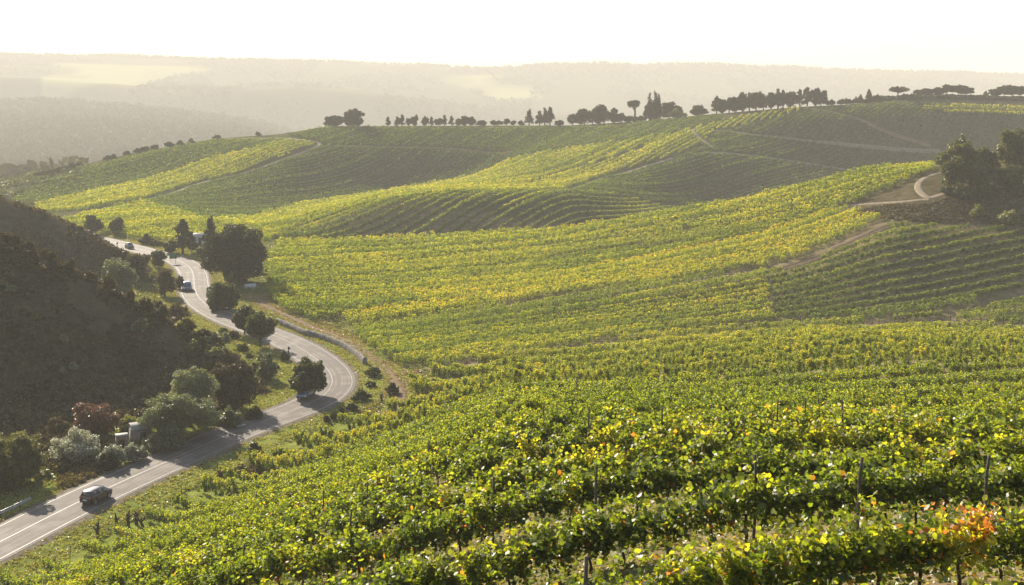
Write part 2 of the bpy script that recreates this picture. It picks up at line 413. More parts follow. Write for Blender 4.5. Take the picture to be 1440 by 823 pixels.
def ground_mat():
    m = bpy.data.materials.new('ground'); m.use_nodes = True
    N, K = m.node_tree.nodes, m.node_tree.links; b = N['Principled BSDF']
    b.inputs['Roughness'].default_value = 1.0; b.inputs['Specular IOR Level'].default_value = 0.0
    a = N.new('ShaderNodeAttribute'); a.attribute_name = 'cover'
    t = N.new('ShaderNodeTexCoord')
    n = N.new('ShaderNodeTexNoise'); n.inputs['Scale'].default_value = .5; n.inputs['Detail'].default_value = 9; n.inputs['Roughness'].default_value = .65
    K.new(t.outputs['Object'], n.inputs['Vector'])
    mr = N.new('ShaderNodeMapRange'); mr.inputs[1].default_value = .3; mr.inputs[2].default_value = .7; mr.inputs[3].default_value = .55; mr.inputs[4].default_value = 1.45
    K.new(n.outputs[0], mr.inputs[0])
    v = N.new('ShaderNodeMix'); v.data_type = 'RGBA'; v.blend_type = 'MULTIPLY'; v.inputs[0].default_value = 1
    K.new(a.outputs['Color'], v.inputs[6]); K.new(mr.outputs[0], v.inputs[7]); K.new(v.outputs[2], b.inputs['Base Color'])
    n2 = N.new('ShaderNodeTexNoise'); n2.inputs['Scale'].default_value = 2.5; n2.inputs['Detail'].default_value = 6; K.new(t.outputs['Object'], n2.inputs['Vector'])
    u = N.new('ShaderNodeBump'); u.inputs['Strength'].default_value = .6; u.inputs['Distance'].default_value = .15; K.new(n2.outputs[0], u.inputs['Height']); K.new(u.outputs[0], b.inputs['Normal'])
    return m
M['ground'] = ground_mat()

# ------------------------------------------------------------------ the ground: one sheet to the horizon
ROADPX = [(-240, 868), (-120, 822), (-60, 795), (0, 764), (64, 731), (128, 699), (236, 650), (320, 613), (380, 590), (424, 576), (454, 560), (467, 547), (469, 535), (463, 522), (448, 508), (427, 493), (400, 479), (370, 467), (340, 456), (310, 443), (290, 430), (277, 416), (273, 402), (272, 388), (266, 376), (248, 365.5), (225, 359), (205, 354), (188, 349), (162, 342.5), (145, 338.5), (110, 332), (60, 324)]
def catmull(P, n=12):
    P = np.asarray(P, float); Q = np.concatenate([[2 * P[0] - P[1]], P, [2 * P[-1] - P[-2]]]); out = []
    t = np.linspace(0, 1, n, endpoint=False)[:, None]
    for i in range(1, len(Q) - 2):
        a, b, c, d = Q[i - 1], Q[i], Q[i + 1], Q[i + 2]
        out.append(.5 * (2 * b + (c - a) * t + (2 * a - 5 * b + 4 * c - d) * t * t + (3 * b - a - 3 * c + d) * t ** 3))
    return np.concatenate(out + [P[-1:]])
def resample(P, step):
    P = np.asarray(P, float); s = np.concatenate([[0], np.cumsum(np.linalg.norm(np.diff(P, axis=0), axis=1))])
    u = np.arange(0, s[-1], step)
    return np.stack([np.interp(u, s, P[:, k]) for k in range(P.shape[1])], 1)
_rd = [47.0 * F / (y - YH) for x, y in ROADPX]
ROAD = resample(catmull([((x - 720) / F * d, d) for (x, y), d in zip(ROADPX, _rd)]), 1.5)
_k = np.exp(-.5 * (np.arange(-6, 7) / 3.0) ** 2); _k /= _k.sum()
ROAD = np.stack([np.convolve(np.pad(ROAD[:, i], 6, mode='edge'), _k, 'valid') for i in (0, 1)], 1)
def pdist(X, Y, P):
    X = np.asarray(X, float); Y = np.asarray(Y, float); best = np.full(X.shape, 1e9)
    lo = P.min(0) - 30; hi = P.max(0) + 30
    m = (X > lo[0]) & (X < hi[0]) & (Y > lo[1]) & (Y < hi[1])
    if not m.any(): return best
    x = X[m]; y = Y[m]; b = np.full(x.shape, 1e9)
    for i in range(len(P) - 1):
        d = P[i + 1] - P[i]; l = d @ d + 1e-9
        t = np.clip(((x - P[i, 0]) * d[0] + (y - P[i, 1]) * d[1]) / l, 0, 1)
        b = np.minimum(b, (x - P[i, 0] - t * d[0]) ** 2 + (y - P[i, 1] - t * d[1]) ** 2)
    best[m] = np.sqrt(b)
    return best
RDIST = pdist(GX, GY, ROAD)
_t = np.clip((RDIST - 5.0) / 5.0, 0, 1); _t = _t * _t * (3 - 2 * _t)
GZ[:] = np.where(RDIST < 11, 13.0 * (1 - _t) + GZ * _t, GZ)      # the road lies on a level bed

nr, nc = GX.shape
PXV, PYV = proj(GX, np.maximum(GY, .5), GZ)
cov = np.zeros((nr, nc, 3)); cov[:] = (.17, .125, .075)
def paint(mask, c): cov[mask] = c
_n1 = fbm(GX / 7, GY / 7, 41, 4); _n2 = fbm(GX / 22, GY / 22, 42, 4)
gr = np.clip(.5 + 1.6 * _n1, 0, 1)[..., None]
cov = np.array([.19, .135, .08]) * (1 - gr) + np.array([.14, .13, .045]) * gr
_nd = ZC - near_drop(GX, GY)
floor_ = (GY > 95) & (GY < 395) & (GZ < 15.2) & (PXV < 640) & (_nd < GZ - .2)
g2 = np.clip(.45 + 1.8 * _n2, 0, 1)[..., None]
cov = np.where(floor_[..., None], np.array([.16, .145, .05]) * (1 - g2) + np.array([.085, .105, .03]) * g2, cov)
verge = (RDIST < 15) & (GY < 260)
cov = np.where(verge[..., None], np.array([.19, .20, .045]) * (1 - gr) + np.array([.12, .145, .03]) * gr, cov)
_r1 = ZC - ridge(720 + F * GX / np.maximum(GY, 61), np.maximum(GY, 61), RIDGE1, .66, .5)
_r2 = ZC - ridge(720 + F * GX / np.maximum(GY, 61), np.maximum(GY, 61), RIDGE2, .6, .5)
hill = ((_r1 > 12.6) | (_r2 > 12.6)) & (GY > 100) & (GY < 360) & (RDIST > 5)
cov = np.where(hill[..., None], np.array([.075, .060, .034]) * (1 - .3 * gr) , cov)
knoll = inpoly(PXV, PYV, [(1180, 300), (1180, 288), (1260, 262), (1300, 238), (1350, 200), (1700, 180), (1700, 318), (1440, 320), (1250, 311)]) & (GY < 335) & (GY > 240)
cov = np.where(knoll[..., None], np.array([.115, .095, .05]) * (1 - .5 * gr), cov)
farm = (GY > 700)
w = np.clip(.5 + 2.2 * fbm(GX / 120, GY / 170, 51, 4), 0, 1)[..., None]
cov = np.where(farm[..., None], np.array([.05, .052, .026]) * (1 - w) + np.array([.09, .09, .04]) * w, cov)
patch = np.clip((fbm(GX / 420, GY / 560, 61, 4) - .0) / .10, 0, 1) * ((GY > 2750) & (GY < 4300) & (PXV < 760) & (PXV > 60))
cov = cov * (1 - patch[..., None]) + np.array([.26, .26, .10]) * patch[..., None]
fars = (GY > 425) & (GY < 700)
cov = np.where(fars[..., None], np.array([.062, .066, .030]) * (.7 + .6 * gr), cov)
leftslope = (PXV < 125) & (GY > 400) & (GY < 700)
cov = np.where(leftslope[..., None], np.array([.075, .075, .03]), cov)
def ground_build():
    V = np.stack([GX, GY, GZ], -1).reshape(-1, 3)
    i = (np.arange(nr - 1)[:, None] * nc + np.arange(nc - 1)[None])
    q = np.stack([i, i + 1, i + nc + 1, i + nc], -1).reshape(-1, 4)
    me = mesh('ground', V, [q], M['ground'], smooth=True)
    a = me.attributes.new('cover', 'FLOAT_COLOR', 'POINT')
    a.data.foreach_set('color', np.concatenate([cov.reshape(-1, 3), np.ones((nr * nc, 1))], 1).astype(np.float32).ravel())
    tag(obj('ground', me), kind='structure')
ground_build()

# ------------------------------------------------------------------ road, markings, tracks
def frame(P):
    T = np.gradient(P, axis=0); T /= np.linalg.norm(T, axis=1)[:, None] + 1e-9
    return T, np.stack([T[:, 1], -T[:, 0]], 1)         # along, to the right
def ribbon(name, P, offs, zfun, mats, parent=None, lane=False, jit=0, seed=0):
    T, Nn = frame(P); n = len(P); k = len(offs)
    O = np.repeat(np.array([o for o, z in offs])[None], n, 0); dz = np.array([z for o, z in offs])
    if jit: O = O * (1 + jit * fbm(np.arange(n)[:, None] / 5.0 + 0 * O, np.sign(O) * 9.3 + seed, 77 + seed, 2))
    X = P[:, 0:1] + Nn[:, 0:1] * O; Y = P[:, 1:2] + Nn[:, 1:2] * O
    Z = zfun(X, Y) + dz
    V = np.stack([X, Y, Z], -1).reshape(-1, 3)
    i = np.arange(n - 1)[:, None] * k + np.arange(k - 1)[None]
    q = np.stack([i, i + 1, i + k + 1, i + k], -1).reshape(-1, 4)
    me = mesh(name, V, [q], mats, smooth=True)
    if lane:
        s = np.concatenate([[0], np.cumsum(np.linalg.norm(np.diff(P, axis=0), axis=1))])
        a = me.attributes.new('lane', 'FLOAT_VECTOR', 'POINT')
        a.data.foreach_set('vector', np.stack([O, np.repeat(s[:, None], k, 1), 0 * O], -1).astype(np.float32).ravel())
    return obj(name, me, parent)
RZ = 13.10
SH = [(-4.6, -.10), (-4.3, -.03), (-3.5, -.015)], [(3.5, -.015), (4.3, -.03), (4.6, -.10)]
road = tag(ribbon('road', ROAD, [(-3.6, 0), (-2, .03), (0, .05), (2, .03), (3.6, 0)], lambda x, y: RZ + 0 * x, M['asphalt'], lane=True), kind='structure')
for a, b, z in ((-3.16, -3.05, .022), (3.05, 3.16, .022)):
    ribbon('edge_line', ROAD, [(a, z), (b, z)], lambda x, y: RZ + 0 * x, M['paint'], road)
for s_ in SH: ribbon('shoulder', ROAD, s_, lambda x, y: RZ + 0 * x, M['gravel'], road, jit=.10)
ribbon('centre_line', ROAD, [(-.06, .058), (.06, .058)], lambda x, y: RZ + 0 * x, M['paint'], road)

def wpath(pts, step, dmin=0): return resample(catmull([hit(*p, dmin=dmin)[:2] for p in pts], 10), step)
TR = {}
def track(key, pts, width, mat, step=2.0, dz=.06, jit=.5, dmin=0):
    P = wpath(pts, step, dmin); TR[key] = (P, width)
    h = width / 2
    tag(ribbon('dirt_track', P, [(-h * 1.1, dz - .12), (-h, dz), (-h / 3, dz), (h / 3, dz), (h, dz), (h * 1.1, dz - .12)], zat, mat, jit=jit, seed=len(TR)), kind='structure')
track('bend', [(362, 418), (376, 431), (420, 452), (460, 468), (490, 482), (527, 506), (552, 531), (563, 556), (560, 580)], 1.9, M['dirt'], jit=.4)
track('low', [(567, 525), (640, 517), (700, 508), (800, 494), (900, 479), (1000, 467), (1090, 457), (1200, 459), (1310, 459), (1440, 467), (1600, 475)], 2.2, M['dirt'], dmin=150)
track('mid', [(494, 468), (560, 458), (640, 445), (720, 433), (850, 414), (950, 400), (1070, 383), (1130, 366), (1200, 337), (1252, 314)], 1.7, M['dirt2'], dmin=200)
track('bare', [(1085, 381), (1130, 368), (1200, 339), (1250, 316)], 4.2, M['dirt2'], dz=.05, jit=.35, dmin=200)
track('knoll', [(1345, 268), (1325, 274), (1306, 278), (1294, 270), (1291, 260), (1300, 251), (1325, 243), (1370, 236)], 1.7, M['paledirt'], step=1.0, jit=.15, dmin=230)
track('knollside', [(1306, 281), (1270, 284), (1236, 286), (1200, 289), (1176, 295)], 1.3, M['paledirt'], dmin=230)
for k_, pts_ in enumerate([[(380, 374), (500, 362), (650, 348), (756, 338), (900, 322), (1040, 302)], [(380, 392), (560, 373), (760, 352), (980, 325)], [(385, 405), (520, 395), (680, 380), (860, 354), (960, 346)], [(380, 365), (480, 356), (600, 348)]]):
    TR['gap%d' % k_] = (wpath(pts_, 3.0, 240), 1.6)          # untended rows left open
TR['gap9'] = (wpath([(1318, 452), (1370, 436), (1440, 414), (1500, 395)], 2.0, 225), 2.4)
far_tracks = [[(1003, 184), (1060, 190), (1130, 198), (1200, 205), (1330, 213)], [(985, 216), (1050, 219), (1120, 228), (1180, 238), (1215, 244)], [(1140, 153), (1190, 163), (1240, 183), (1310, 206)],
              [(200, 283), (270, 262), (330, 248), (390, 228), (450, 204), (420, 197), (380, 195), (306, 196)], [(783, 271), (830, 258), (870, 246), (950, 222)], [(715, 267), (780, 248), (850, 228), (908, 207)], [(440, 206), (520, 207), (640, 210), (720, 214)], [(545, 179), (650, 179.5), (760, 179.5), (870, 177)],
              [(984, 176), (975, 184), (985, 196), (1000, 206), (1006, 213)], [(275, 325), (330, 318), (372, 330)]]
for i, p in enumerate(far_tracks):
    track('far%d' % i, p, {0: 1.9, 1: 1.9, 2: 1.6, 3: 1.8, 4: 1.8, 8: 1.5}.get(i, 1.6), M['paledirt'] if i in (0, 1, 3, 4, 7, 8) else M['dirt'], step=4.0, dz=.25, jit=.4, dmin=380)

# ------------------------------------------------------------------ the air
def haze():
    z0 = float(GZ.min()) - 1.5; z1 = 215.0
    a = Acc(); a.box((0, 4250, (z0 + z1) / 2), (13800, 8900, z1 - z0))
    m = bpy.data.materials.new('haze'); m.use_nodes = True
    N, K = m.node_tree.nodes, m.node_tree.links; N.remove(N['Principled BSDF'])
    v = N.new('ShaderNodeVolumePrincipled'); v.inputs['Color'].default_value = (.86, .82, .75, 1)
    v.inputs['Density'].default_value = HAZE; v.inputs['Anisotropy'].default_value = .0
    K.new(v.outputs[0], N['Material Output'].inputs['Volume'])
    tag(a.build('haze', m), kind='stuff')
haze()

# ------------------------------------------------------------------ vines
rng = np.random.default_rng(7)
KITE = np.array([[0, -.5], [.46, -.08], [0, .56], [-.46, .0]])
def leaf_quads(C, size, rng, up=0.6, shape=KITE):
    """C (n,3) centres -> quads with random facing, biased upwards"""
    n = len(C)
    N = rng.normal(size=(n, 3)); N[:, 2] = np.abs(N[:, 2]) + up
    N /= np.linalg.norm(N, axis=1)[:, None]
    A = rng.normal(size=(n, 3)); U = np.cross(N, A); U /= np.linalg.norm(U, axis=1)[:, None] + 1e-9
    B = np.cross(N, U)
    s = np.broadcast_to(size, (n,))[:, None, None]
    k = len(shape)
    V = C[:, None] + s * (shape[None, :, 0:1] * U[:, None] + shape[None, :, 1:2] * B[:, None])
    return V.reshape(-1, 3), np.arange(n * k).reshape(n, k)

# a lobed leaf in two halves folded along the midrib
_h = np.array([[0, -.38], [.22, -.50], [.45, -.32], [.42, -.10], [.54, .12], [.38, .26], [.24, .46], [0, .56]])
def lobed(C, size, rng, up, fold=.22):
    n = len(C); N = rng.normal(size=(n, 3)) * .75; N[:, 2] = np.abs(N[:, 2]) * .6 + up; N[:, :2] += rng.normal(size=(n, 2)) * .25
    N /= np.linalg.norm(N, axis=1)[:, None]
    A = rng.normal(size=(n, 3)); U = np.cross(N, A); U /= np.linalg.norm(U, axis=1)[:, None]; B = np.cross(N, U)
    s = np.broadcast_to(size, (n,))[:, None, None]
    m = len(_h); R_ = np.concatenate([_h, _h[1:-1] * [-1, 1]])
    lift = np.abs(R_[:, 0]) * fold - .12 * (R_[:, 1] ** 2)
    jit = 1 + .12 * rng.normal(size=(n, len(R_), 1))
    V = C[:, None] + s * (R_[None, :, 0:1] * U[:, None] * jit + R_[None, :, 1:2] * B[:, None] * jit + lift[None, :, None] * N[:, None] * rng.uniform(-.3, 1.3, (n, 1, 1)))
    right = np.arange(m); left = np.concatenate([[0], np.arange(m, m + m - 2), [m - 1]])[::-1]
    base = (np.arange(n) * len(R_))[:, None]
    return V.reshape(-1, 3), [base + right, base + left], len(R_)

ROUND = np.array([[0, -.38], [.34, -.46], [.50, -.10], [.36, .22], [.16, .48], [-.12, .50], [-.42, .26], [-.52, -.08], [-.30, -.48]])
def vine_parts(seed, fine, tone, cloud=False):
    """one vine trained along the row (local x): shoots, leaves, trunk"""
    r = np.random.default_rng(seed)
    fo, ca, tr = Acc(), Acc(), Acc()
    ns = 17 if fine else 15
    pts = []; ts = []
    for i in range(ns):
        x0 = r.uniform(-.5, .5); z0 = .62 + r.uniform(-.08, .1)
        ln = r.uniform(.65, 1.2); lean = np.array([r.normal() * .22, r.normal() * .24, 1.0]); lean /= np.linalg.norm(lean)
        t = np.linspace(0, 1, 8)[:, None]
        side = r.normal(size=3) * .22; side[2] = -abs(r.normal()) * .25
        P = np.array([x0, r.normal() * .05, z0]) + t * ln * lean + t ** 2 * side
        ca.tube(P, np.linspace(.006, .0025, 8), 4, cap=False)
        m = int(ln / (.026 if fine else .032))
        u = r.uniform(.02, 1.02, m)
        Q = np.stack([np.interp(u, t[:, 0], P[:, k]) for k in range(3)], 1)
        Q += r.normal(size=Q.shape) * np.array([.085, .09, .07])
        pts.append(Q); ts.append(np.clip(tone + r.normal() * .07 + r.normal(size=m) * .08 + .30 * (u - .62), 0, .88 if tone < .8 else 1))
    # low laterals hanging about the head of the vine
    m = 240 if fine else 170
    Q = np.stack([r.uniform(-.55, .55, m), r.normal(size=m) * .2, r.uniform(.35, 1.1, m)], 1)
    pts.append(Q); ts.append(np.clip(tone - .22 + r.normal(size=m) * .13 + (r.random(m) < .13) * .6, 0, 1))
    C = np.concatenate(pts); T = np.concatenate(ts)
    T = np.where(r.random(len(T)) < .008, r.uniform(.86, 1, len(T)), T)
    if cloud: return C, T
    sz = r.uniform(.06, .125, len(C)) if fine else r.uniform(.08, .13, len(C))
    if fine:
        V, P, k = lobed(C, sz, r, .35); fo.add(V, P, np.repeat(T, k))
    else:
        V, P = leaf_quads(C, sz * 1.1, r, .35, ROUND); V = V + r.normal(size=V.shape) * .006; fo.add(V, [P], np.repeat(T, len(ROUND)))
    zt = np.array([[0, 0, -.1], [.03, .02, .2], [-.02, .0, .42], [.02, .01, .62]])
    tr.tube(zt, [.045, .035, .03, .035], 7)
    tr.tube([[0, 0, .60], [.25, .02, .66], [.52, .0, .64]], [.026, .02, .012], 5); tr.tube([[0, 0, .60], [-.25, -.02, .65], [-.52, .0, .66]], [.026, .02, .012], 5)
    return fo.mesh('foliage', M['vine_near']), ca.mesh('canes', M['cane']), tr.mesh('trunk', M['vinewood'])

ROWDIR = np.array([.42, -.907]); ROWDIR /= np.linalg.norm(ROWDIR)
def rows_in(poly, dirv, spacing, step, dlo, dhi, jit=.12, seed=0, side=(-1e9, 1e9)):
    """plant positions along parallel rows inside a patch of land whose outline is given by view points"""
    r = np.random.default_rng(seed)
    H = np.array([hit(*p, dmin=dlo)[:2] for p in poly])
    H = np.concatenate([H, [[(p[0] - 720) / F * dhi, dhi] for p in poly if False] or np.zeros((0, 2))])
    n = np.array([-dirv[1], dirv[0]])
    lo = np.array([H[:, 0].min() - 5, max(H[:, 1].min() - 5, dlo)]); hi = np.array([H[:, 0].max() + 5, min(H[:, 1].max() + 8, dhi)])
    cs = np.array([[lo[0], lo[1]], [lo[0], hi[1]], [hi[0], lo[1]], [hi[0], hi[1]]])
    a = cs @ dirv; b = cs @ n
    rr = np.arange(math.floor(b.min() / spacing), math.ceil(b.max() / spacing) + 1)
    k = np.arange(math.floor(a.min() / step), math.ceil(a.max() / step) + 1)
    A, B = np.meshgrid(k * step, rr * spacing)
    A = A + r.normal(size=A.shape) * jit * step; Bj = B + r.normal(size=B.shape) * .06
    X = A * dirv[0] + Bj * n[0]; Y = A * dirv[1] + Bj * n[1]
    ok = (X > lo[0]) & (X < hi[0]) & (Y > lo[1]) & (Y < hi[1])
    X, Y, rw = X[ok], Y[ok], np.repeat(rr[:, None], len(k), 1)[ok]
    Z = zat(X, Y)
    px, py = proj(X, Y, Z)
    m = inpoly(px, py, poly)
    for key, (P, w) in TR.items():
        if m.any(): m &= pdist(X, Y, P) > w / 2 + .5
    m &= pdist(X, Y, ROAD) > 7.5
    return np.stack([X, Y, Z], 1)[m], rw[m]

NEAR = [(-300, 1110), (-60, 846), (30, 814), (80, 794), (130, 769), (215, 725), (300, 680), (390, 640), (440, 615), (490, 598), (530, 589), (566, 575), (574, 540), (640, 523), (700, 514), (800, 500), (900, 484), (1000, 472), (1090, 461), (1200, 462), (1310, 462), (1440, 470), (1640, 478), (1900, 700), (2600, 1500), (720, 2400)]
PITCH = 7.0
def qrow(X): return -.45 * X + 3.4 * np.log(np.cosh(X / 4.0))          # the rows bend round the shoulder of the hill
def qslope(X): return -.45 + .85 * np.tanh(X / 4.0)
def curved_rows():
    r = np.random.default_rng(3); xs = [-75.0]
    while xs[-1] < 110: xs.append(xs[-1] + .92 / math.hypot(1, float(qslope(xs[-1]))))
    xs = np.array(xs); P = []; rw = []
    for k in range(-38, 54):
        x = xs + r.normal(size=len(xs)) * .06; y = qrow(x) + k * PITCH + r.normal(size=len(xs)) * .07 + .5 * fbm(x / 12, 0 * x + k, 17, 2)
        m = (y > 3.4) & (y < 234) & (np.abs(x) < 6 + .62 * y)
        P.append(np.stack([x[m], y[m]], 1)); rw.append(np.full(m.sum(), k))
    P = np.concatenate(P); rw = np.concatenate(rw); Z = zat(P[:, 0], P[:, 1]); px, py = proj(P[:, 0], P[:, 1], Z)
    m = inpoly(px, py, NEAR) & (pdist(P[:, 0], P[:, 1], ROAD) > 7.5)
    for key, (T_, w) in TR.items(): m &= pdist(P[:, 0], P[:, 1], T_) > w / 2 + .5
    return np.stack([P[:, 0], P[:, 1], Z], 1)[m], rw[m]
vp, vrow = curved_rows()
vang = np.arctan(qslope(vp[:, 0]))
vd = vp[:, 1]
vx, vy = proj(vp[:, 0], vp[:, 1], vp[:, 2] + 1.2)
keep = (vx > -160) & (vx < 1640) & (vp[:, 0] > -60) & (vp[:, 0] < 110)
# a few gaps where vines have died
keep &= rng.random(len(vp)) > .03
vp, vrow, vx, vy, vang = vp[keep], vrow[keep], vx[keep], vy[keep], vang[keep]
seen = (vx > -25) & (vx < 1465) & (vy < 1000)
order = np.lexsort((vp[:, 1], ~seen))
near_i = order[:300]
rest = vp[:, 1] > 16; rest[near_i] = False
print('near vines', len(vp), 'single to', vp[near_i, 1].max())
VAR = {}
TONES = {'green': .43, 'yellowing': .57, 'golden': .70}
for tn, tv in TONES.items():
    for fine in (True, False):
        VAR[tn, fine] = [vine_parts(100 + 17 * i + int(tv * 100) + fine, fine, tv) for i in range(4)]
PHI = math.atan2(ROWDIR[1], ROWDIR[0])
tonef = fbm(vp[:, 0] / 6, vp[:, 1] / 6, 91, 3) + .35 * rng.normal(size=len(vp)) * .5
ORANGE = int(near_i[np.argmin((vx[near_i] - 1345) ** 2 + (vy[near_i] - 785) ** 2)])
LBL = {'green': 'leafy grapevine with mostly mid-green leaves in the rows nearest the camera',
       'yellowing': 'grapevine with mixed green and yellow leaves in the rows nearest the camera',
       'golden': 'grapevine turned mostly golden yellow in the rows nearest the camera'}
for n_, i in enumerate(near_i):
    p = vp[i]; d = p[1]
    tn = 'green' if tonef[i] < .04 else ('yellowing' if tonef[i] < .24 else 'golden')
    k = VAR[tn, bool(d < 24)][int(rng.integers(4))] if i != ORANGE else vine_parts(999, True, .84)
    e = empty('grapevine', (p[0], p[1], p[2]), vang[i] + (math.pi if rng.random() < .5 else 0) + rng.normal() * .12)
    s = rng.uniform(.92, 1.12) * .93; e.scale = (s, s * rng.uniform(1.0, 1.25), s * rng.uniform(.92, 1.1))
    tag(e, LBL[tn] if i != ORANGE else 'grapevine with large orange and rusty leaves near the bottom right corner', 'grapevine', 'grapevines standing in the nearest rows')
    for nm, me in zip(('foliage', 'canes', 'trunk'), k):
        if nm == 'canes' and d > 30: continue
        obj(nm, me, e)

# everything further off: one mass of leaves set out in rows
BIG = [np.zeros((0, 3))]; BIGT = []
def leaf_mass(P, ang, tone, tsd, wl, ww, z0, z1, dens, seed, smin=.11, k=.00062, hrow=None):
    r = np.random.default_rng(seed)
    d = np.hypot(P[:, 1], P[:, 0]); edges = [0, 55, 75, 100, 135, 180, 240, 320, 430, 560, 2000]
    for a, b in zip(edges[:-1], edges[1:]):
        m = (d >= a) & (d < b)
        if not m.any(): continue
        Q = P[m]; sz = max(smin, k * (a + b if b < 2000 else 1260) / 2 * 1.25)
        nl = max(6, int(dens / sz ** 2)); n = len(Q) * nl
        C = np.repeat(Q, nl, 0)
        pv = np.repeat(r.normal(size=len(Q)) * (.08 if b < 190 else .045) + tone[m], nl); hv = np.repeat(r.uniform(.90, 1.10, len(Q)) * (1 if hrow is None else hrow[m]), nl)
        nk = 8 if sz < .16 else 9                       # leaves gather on a few shoots
        ku = r.uniform(-wl, wl, (len(Q), nk)); kh = r.random((len(Q), nk)) ** .75; kw = r.normal(size=(len(Q), nk)) * ww * .9
        ci = r.integers(nk, size=(len(Q), nl)); g_ = lambda A: np.take_along_axis(A, ci, 1).ravel()
        cs_ = .12 if sz < .16 else .2
        u = g_(ku) + r.normal(size=n) * cs_; h = np.clip(g_(kh) + r.normal(size=n) * cs_, 0, 1.12); w = g_(kw) + r.normal(size=n) * ww * .45
        ct = np.repeat(r.normal(size=(len(Q), 1)), 1, 1) * 0 + r.normal(size=(len(Q), nk)) * (.07 if b < 190 else .03); ct = g_(ct)
        ca, sa = [np.repeat(f_(ang)[m], nl) if np.ndim(ang) else f_(ang) for f_ in (np.cos, np.sin)]
        C = C + np.stack([u * ca - w * sa, u * sa + w * ca, (z0 + (z1 - z0) * h) * hv], 1)
        V, _ = leaf_quads(C, sz * r.uniform(.75, 1.3, n), r, .4)
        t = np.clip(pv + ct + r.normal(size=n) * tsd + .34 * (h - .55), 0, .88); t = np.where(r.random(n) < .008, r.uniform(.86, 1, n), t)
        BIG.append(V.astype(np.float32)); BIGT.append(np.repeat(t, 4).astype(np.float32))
Q = vp[rest]
def near_mass(P, ang, tone, hrow, seed):
    r = np.random.default_rng(seed); cl = [vine_parts(500 + i, False, .5, True) for i in range(8)]
    d = P[:, 1]
    for k in range(len(P)):
        C, T = cl[int(r.integers(8))]; fr = 1.0 if d[k] < 85 else .7
        m = r.random(len(C)) < fr; C = C[m] * np.array([r.uniform(.9, 1.1) * (1 if r.random() < .5 else -1), r.uniform(.9, 1.25), r.uniform(.92, 1.1) * hrow[k]]); T = T[m]
        ca, sa = math.cos(ang[k]), math.sin(ang[k])
        W_ = np.stack([C[:, 0] * ca - C[:, 1] * sa, C[:, 0] * sa + C[:, 1] * ca, C[:, 2]], 1) + P[k]
        V, _ = leaf_quads(W_, r.uniform(.085, .14, len(W_)) * (1.08 if fr == 1 else 1.3), r, .35)
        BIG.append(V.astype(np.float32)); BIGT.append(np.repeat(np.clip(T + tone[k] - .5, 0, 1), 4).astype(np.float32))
_hr = np.where(vrow % 2 == 0, 1.06, .82); _tn = np.clip(.47 + .30 * fbm(vp[:, 0] / 9, vp[:, 1] / 9, 92, 3), .3, .62)
nm = rest & (vp[:, 1] < 135) & (vx > -80) & (vx < 1560); near_mass(vp[nm], vang[nm], _tn[nm], _hr[nm], 12)
rest = rest & ~nm; Q = vp[rest]
leaf_mass(Q, vang[rest], np.clip(.50 + .30 * fbm(Q[:, 0] / 9, Q[:, 1] / 9, 92, 3), .3, .66), .10, .55, .20, .34, 1.9, 12, 11, smin=.11, hrow=np.where(vrow[rest] % 2 == 0, 1.15, .75))

def block(poly, a, b, spacing, step, dlo, dhi, tone, tvar, seed, z1=1.6, ww=.20, dens=7.0, tsd=.06, gap=0.0):
    ha, hb = hit(*a, dmin=dlo)[:2], hit(*b, dmin=dlo)[:2]
    dv = (hb - ha) / np.linalg.norm(hb - ha)
    P, rw = rows_in(poly, dv, spacing, step, dlo, dhi, seed=seed)
    if gap:
        q = fbm(rw * .37, rw * 0, seed, 2); P = P[q < gap]
    if not len(P): return
    if gap: rw = rw[q < gap]
    t = tone + tvar * fbm(P[:, 0] / 16, P[:, 1] / 16, seed, 3) + 0.24 * (hash2(rw.astype(int), rw.astype(int) * 0, seed) - .5) + .3 * tvar * fbm(rw * .23, P[:, 0] / 40, seed + 1, 2)
    hr = np.where(hash2(rw.astype(int), rw.astype(int) * 0 + 3, seed) > .72, 1.35, .95)
    leaf_mass(P, math.atan2(dv[1], dv[0]), t, tsd, step * .55, ww, .35, z1, dens * step, seed, hrow=hr)
    print('block', seed, len(P))
block([(500, 471), (560, 461), (720, 436), (900, 408), (1075, 386), (1090, 453), (1000, 463), (900, 474), (800, 489), (700, 503), (570, 521), (530, 495), (505, 480)], (560, 510), (900, 468), 2.5, 1.2, 205, 285, .47, .35, 201)
block([(1075, 385), (1140, 372), (1205, 340), (1255, 318), (1345, 322), (1440, 326), (1640, 322), (1640, 462), (1440, 460), (1310, 453), (1200, 452), (1095, 451)], (1100, 440), (1400, 385), 2.9, 1.1, 225, 292, .27, .2, 202, z1=1.4, ww=.15, dens=6.5)
block([(494, 461), (560, 451), (720, 427), (850, 408), (950, 394), (1070, 377), (1128, 360), (1196, 331), (1240, 309), (1172, 299), (1050, 337), (900, 367), (720, 402), (560, 434), (480, 447)], (600, 445), (1000, 384), 2.4, 1.2, 235, 310, .64, .3, 203)
block([(378, 418), (400, 440), (440, 452), (480, 447), (560, 434), (720, 402), (900, 367), (1050, 337), (1172, 299), (1180, 294), (1262, 262), (1285, 251), (1316, 240), (1313, 233), (1211, 246), (1100, 273), (1000, 295), (892, 310), (801, 326), (725, 330), (576, 339), (390, 345), (376, 380)], (386, 374), (1000, 302), 2.5, 1.3, 245, 362, .52, .4, 204)
G = 3.0
block([(378, 336), (440, 311), (530, 284), (643, 271), (700, 270), (792, 270), (892, 281), (985, 293), (1000, 294), (892, 309), (801, 325), (725, 329), (576, 337)], (560, 335), (665, 277), 3.4, 1.6, 378, 500, .36, .5, 301, z1=1.4)
